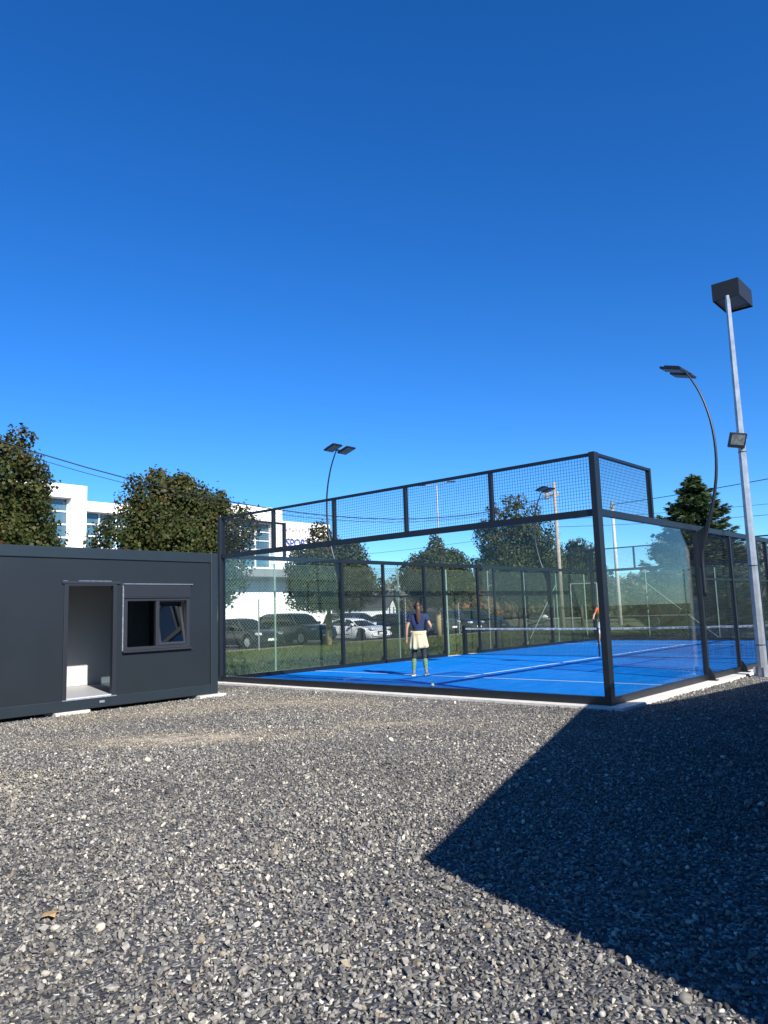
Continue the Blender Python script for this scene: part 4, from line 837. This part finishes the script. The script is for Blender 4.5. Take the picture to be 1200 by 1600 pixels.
    if parts.get('ponytail'):
        b = MB(); rings = []
        for y_, z_, w, d_ in ((-.085, 1.655, .030, .030), (-.135, 1.64, .045, .040), (-.160, 1.58, .056, .040), (-.158, 1.50, .060, .036), (-.150, 1.42, .057, .032), (-.143, 1.34, .050, .030), (-.138, 1.27, .036, .022), (-.135, 1.22, .014, .010)):
            rings.append([Z(.012+w*math.cos(t)*(1+.08*math.sin(5*t)), y_+d_*math.sin(t), z_) for t in [2*math.pi*q/18 for q in range(18)]])
        b.loft(rings); b.build('ponytail', mat('ponytail_hair', (.085, .036, .018), .5, noise=.55, nscale=60), Pn, smooth=True, sub=1)
    return Pn, k, Z
wl, k, Z = person('person', (-6.165, 2.91, .004), rad(38), 'woman seen from behind with brown ponytail, navy T-shirt and cream jacket tied at her waist', 1.74, M['tee'], M['legg'],
    ((-.05, -.02), (.06, .03)), (((-.27, -.03, 1.12), (-.29, .02, .88), (-.285, .06, .78)), ((.30, -.02, 1.15), (.24, .15, 1.02), (.17, .22, 1.0))), {'sock': 1, 'ponytail': 1})
# jacket: waist band, draped back panel, sleeves knotted in front
b = MB(); rings = []
for z, rx, ry, fl_ in ((1.045, .165, .125, 0), (1.02, .175, .135, 0), (.97, .182, .142, 0), (.88, .200, .160, .010), (.78, .212, .170, .016), (.70, .226, .180, .022), (.61, .236, .186, .028)):
    out = []; inn = []; n = 26
    for i in range(n+1):
        a = rad(180-12)+rad(204)*i/n; wv = fl_*math.sin(i*1.35+z*3)+fl_*.6*math.sin(i*2.9); dz = -.04*math.sin(i*.25) if z < .7 else 0
        out.append(Z((rx+wv)*math.cos(a), (ry+wv)*math.sin(a), z+dz)); inn.append(Z((rx+wv-.012)*math.cos(a), (ry+wv-.012)*math.sin(a), z+dz))
    rings.append(out+inn[::-1])
b.loft(rings); b.build('waist_jacket', M['cream'], wl, smooth=True, sub=1)
skin_mesh('jacket_sleeve', M['cream'], [(Z(-.17, -.02, 1.02), .035), (Z(-.13, .12, 1.0), .038), (Z(0, .165, .98), .045), (Z(.13, .12, 1.0), .038), (Z(.17, -.02, 1.02), .035), (Z(-.05, .18, .86), .035), (Z(-.06, .18, .74), .03), (Z(.06, .18, .86), .035), (Z(.08, .18, .72), .03)], [(0, 1), (1, 2), (2, 3), (3, 4), (2, 5), (5, 6), (2, 7), (7, 8)], wl, root=2)
b = MB()
for s in (-.03, .06): b.tube([Z(s-.028, -.150, .985), Z(s-.028, -.152, .96), Z(s+.028, -.152, .96), Z(s+.028, -.15, .985)], .004, 5)
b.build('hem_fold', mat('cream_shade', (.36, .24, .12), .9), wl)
person('person', (-8.36, 17.3, .004), rad(195), 'player in orange top and white shorts at the far end of the court', 1.70, M['orange'], M['whitec'],
    ((-.08, .0), (.08, .05)), (((-.30, .05, 1.15), (-.32, .22, 1.0), (-.30, .30, .98)), ((.30, .05, 1.15), (.30, .24, 1.0), (.26, .32, .98))), {'hair': M['hair']})
lf = MB(); lf.add([(0, -.055, .004), (.03, -.02, .012), (.062, .0, .004), (.03, .022, .016), (.012, .058, .006), (-.02, .026, .014), (-.058, .012, .004), (-.03, -.02, .012)], [(0, 1, 7), (1, 2, 3), (3, 4, 5), (5, 6, 7), (1, 3, 5, 7)])
lf = lf.build('fallen_leaf', mat('dry_leaf', (.34, .22, .09), .8, noise=.3, nscale=30)); lf.location = (1.10, -9.28, -.032); tag(lf, 'dry tan maple leaf on the gravel near the left edge', 'leaf')
# ------------------------------------------------------------------ gravel stones
def gravel():
    g = np.random.default_rng(77); col = bpy.data.collections.new('stone_shapes')
    for i in range(9):
        bm = bmesh.new(); sc = g.uniform(.6, 1., 3)*np.array([1.12, .95, .82])
        for k in range(11 if i < 7 else 26):
            d = g.normal(size=3); d /= np.linalg.norm(d); bm.verts.new(tuple(d*sc*.5*(g.uniform(.8, 1.) if i < 7 else 1.)))
        r = bmesh.ops.convex_hull(bm, input=bm.verts[:]); bmesh.ops.delete(bm, geom=[v for v in bm.verts if not v.link_faces], context='VERTS')
        me = bpy.data.meshes.new('stone'); bm.to_mesh(me); bm.free(); me.materials.append(M['stone'])
        if i >= 7: me.polygons.foreach_set('use_smooth', [True]*len(me.polygons))
        o = bpy.data.objects.new('stone_%d' % i, me); col.objects.link(o)
    N = 620000; x = g.uniform(-8.6, 9.5, N); y = g.uniform(-11.6, 7.5, N)
    dist = np.hypot(x-5.37, y+11.28); keep = g.random(N) < np.where(dist < 7, 1., np.clip(7/dist, .55, 1))
    keep &= ~((x < -7.60) & (y < -1.78)); keep &= ~((x < .31) & (y > -.25)); keep &= ~((y > -.25) & (x > 3.6)); keep &= x > -9
    # leave out what lies behind the camera or far right under the cabin
    keep &= ~((x > 7.3) & (y > -8.5)); keep &= (y > -11.2)|(x < 5.5)
    # the right-hand strip beyond the view
    f = F_; zc = (x-5.37)*f.x+(y+11.28)*f.y; keep &= zc > .6
    x, y = x[keep], y[keep]; n = len(x)
    def fbm(px, py, s):
        v = np.zeros(n); a = 1.
        for o_ in range(4):
            th = .7*o_+s; v += a*np.sin((px*math.cos(th)+py*math.sin(th))*s*2**o_*1.3+3.1*o_+np.sin(py*s*1.7+o_))*np.cos((py*math.cos(th)-px*math.sin(th))*s*2**o_*1.1+1.7*o_); a *= .55
        return v
    sz = .0195*np.exp(g.normal(0, .33, n)); big = g.random(n) < .00035; sz[big] *= 1.9
    wgrain = fbm(x, y, .35)
    t = g.random(n); base = np.empty((n, 3))
    pal = [(.0, (.070, .070, .070)), (.20, (.100, .100, .100)), (.50, (.150, .149, .145)), (.74, (.200, .197, .188)), (.88, (.28, .275, .258)), (.97, (.40, .385, .345)), (1., (.56, .54, .48))]
    ps = [p for p, _ in pal]
    for c_ in range(3): base[:, c_] = np.interp(t, ps, [q[c_] for _, q in pal])
    warm = g.random(n) < .06; base[warm] = np.array([.20, .175, .14])*g.uniform(.6, 1.35, (warm.sum(), 1)); base *= (1+.13*np.clip(fbm(x, y, .8), -1.5, 1.5))[:, None]
    blue = g.random(n) < .08; base[blue] *= np.array([.94, .98, 1.07])
    base[big] = np.array([.62, .59, .50])*g.uniform(.7, 1.1, (big.sum(), 1))
    # dusty pale fines driven over in front of the container and court
    def blob(cx, cy, rx, ry, th):
        u = (x-cx)*math.cos(th)+(y-cy)*math.sin(th); v = -(x-cx)*math.sin(th)+(y-cy)*math.cos(th); return np.exp(-(u/rx)**2-(v/ry)**2)
    d = 1.5*blob(-3.6, -5.35, 1.5, .5, .727)+.5*blob(-2.9, -4.2, 1.0, .3, .727)+1.0*blob(-1.9, -2.8, .9, .22, .727)+.8*blob(-5.6, -2.3, 2.2, .6, .727)+.6*blob(-6.6, -4.2, 1.2, .6, .727)+.55*blob(-3.4, -1.6, 3.5, .5, 0)+.6*blob(-1.6, -2.7, 2.2, .28, .1)+.4*blob(-6.3, -5.6, .8, 1.2, 0)+.3*(wgrain > 1)
    dust = np.clip(d*(.75+.4*fbm(x, y, 1.6)), 0, 1.); k = (g.random(n)*.8+.2)*dust
    base = base*(1-k[:, None])+np.array([.50, .44, .32])*k[:, None]; sz = sz*(1-.35*dust)
    # tiny height relief
    z = -.060+sz*.28+g.uniform(0, .012, n)+.006*wgrain-.006
    base = np.clip(base*np.array([.95, .90, .82]), 0, .8); thin = g.random(n) > .22*np.clip(dust, 0, 1); x, y, z, base, sz, big = x[thin], y[thin], z[thin], base[thin], sz[thin], big[thin]; n = len(x)
    me = bpy.data.meshes.new('gravel_stones'); me.vertices.add(n); me.vertices.foreach_set('co', np.stack([x, y, z], 1).astype(np.float32).ravel())
    a = me.attributes.new('tone', 'FLOAT_VECTOR', 'POINT'); a.data.foreach_set('vector', base.astype(np.float32).ravel())
    rot = np.stack([g.normal(0, .6, n), g.normal(0, .6, n), g.uniform(0, 6.283, n)], 1); a = me.attributes.new('rot', 'FLOAT_VECTOR', 'POINT'); a.data.foreach_set('vector', rot.astype(np.float32).ravel())
    scl = (sz*1.35)[:, None]*g.uniform(.8, 1.2, (n, 3)); a = me.attributes.new('scl', 'FLOAT_VECTOR', 'POINT'); a.data.foreach_set('vector', scl.astype(np.float32).ravel())
    ix = np.where(big, g.integers(7, 9, n), np.where(g.random(n) < .06, 8, g.integers(0, 7, n))); a = me.attributes.new('pick', 'INT', 'POINT'); a.data.foreach_set('value', ix.astype(np.int32))
    o = bpy.data.objects.new('gravel_stones', me); C.objects.link(o); tag(o, 'loose crushed grey gravel covering the yard', None, None, 'stuff')
    G = bpy.data.node_groups.new('scatter_stones', 'GeometryNodeTree'); G.interface.new_socket('Geometry', in_out='INPUT', socket_type='NodeSocketGeometry'); G.interface.new_socket('Geometry', in_out='OUTPUT', socket_type='NodeSocketGeometry')
    nn = G.nodes; I = nn.new('NodeGroupInput'); O = nn.new('NodeGroupOutput'); ins = nn.new('GeometryNodeInstanceOnPoints'); ci = nn.new('GeometryNodeCollectionInfo')
    ci.inputs['Collection'].default_value = col; ci.inputs['Separate Children'].default_value = True; ci.inputs['Reset Children'].default_value = True; ins.inputs['Pick Instance'].default_value = True
    def na(nm, ty): q = nn.new('GeometryNodeInputNamedAttribute'); q.data_type = ty; q.inputs[0].default_value = nm; return q.outputs[0]
    e2 = nn.new('FunctionNodeEulerToRotation'); lk = G.links.new
    mtp = nn.new('GeometryNodeMeshToPoints')
    lk(I.outputs[0], mtp.inputs[0]); lk(mtp.outputs[0], ins.inputs['Points']); lk(ci.outputs[0], ins.inputs['Instance']); lk(na('pick', 'INT'), ins.inputs['Instance Index']); lk(na('rot', 'FLOAT_VECTOR'), e2.inputs[0]); lk(e2.outputs[0], ins.inputs['Rotation']); lk(na('scl', 'FLOAT_VECTOR'), ins.inputs['Scale']); lk(ins.outputs[0], O.inputs[0])
    md = o.modifiers.new('scatter', 'NODES'); md.node_group = G; print('stones', n)
gravel()
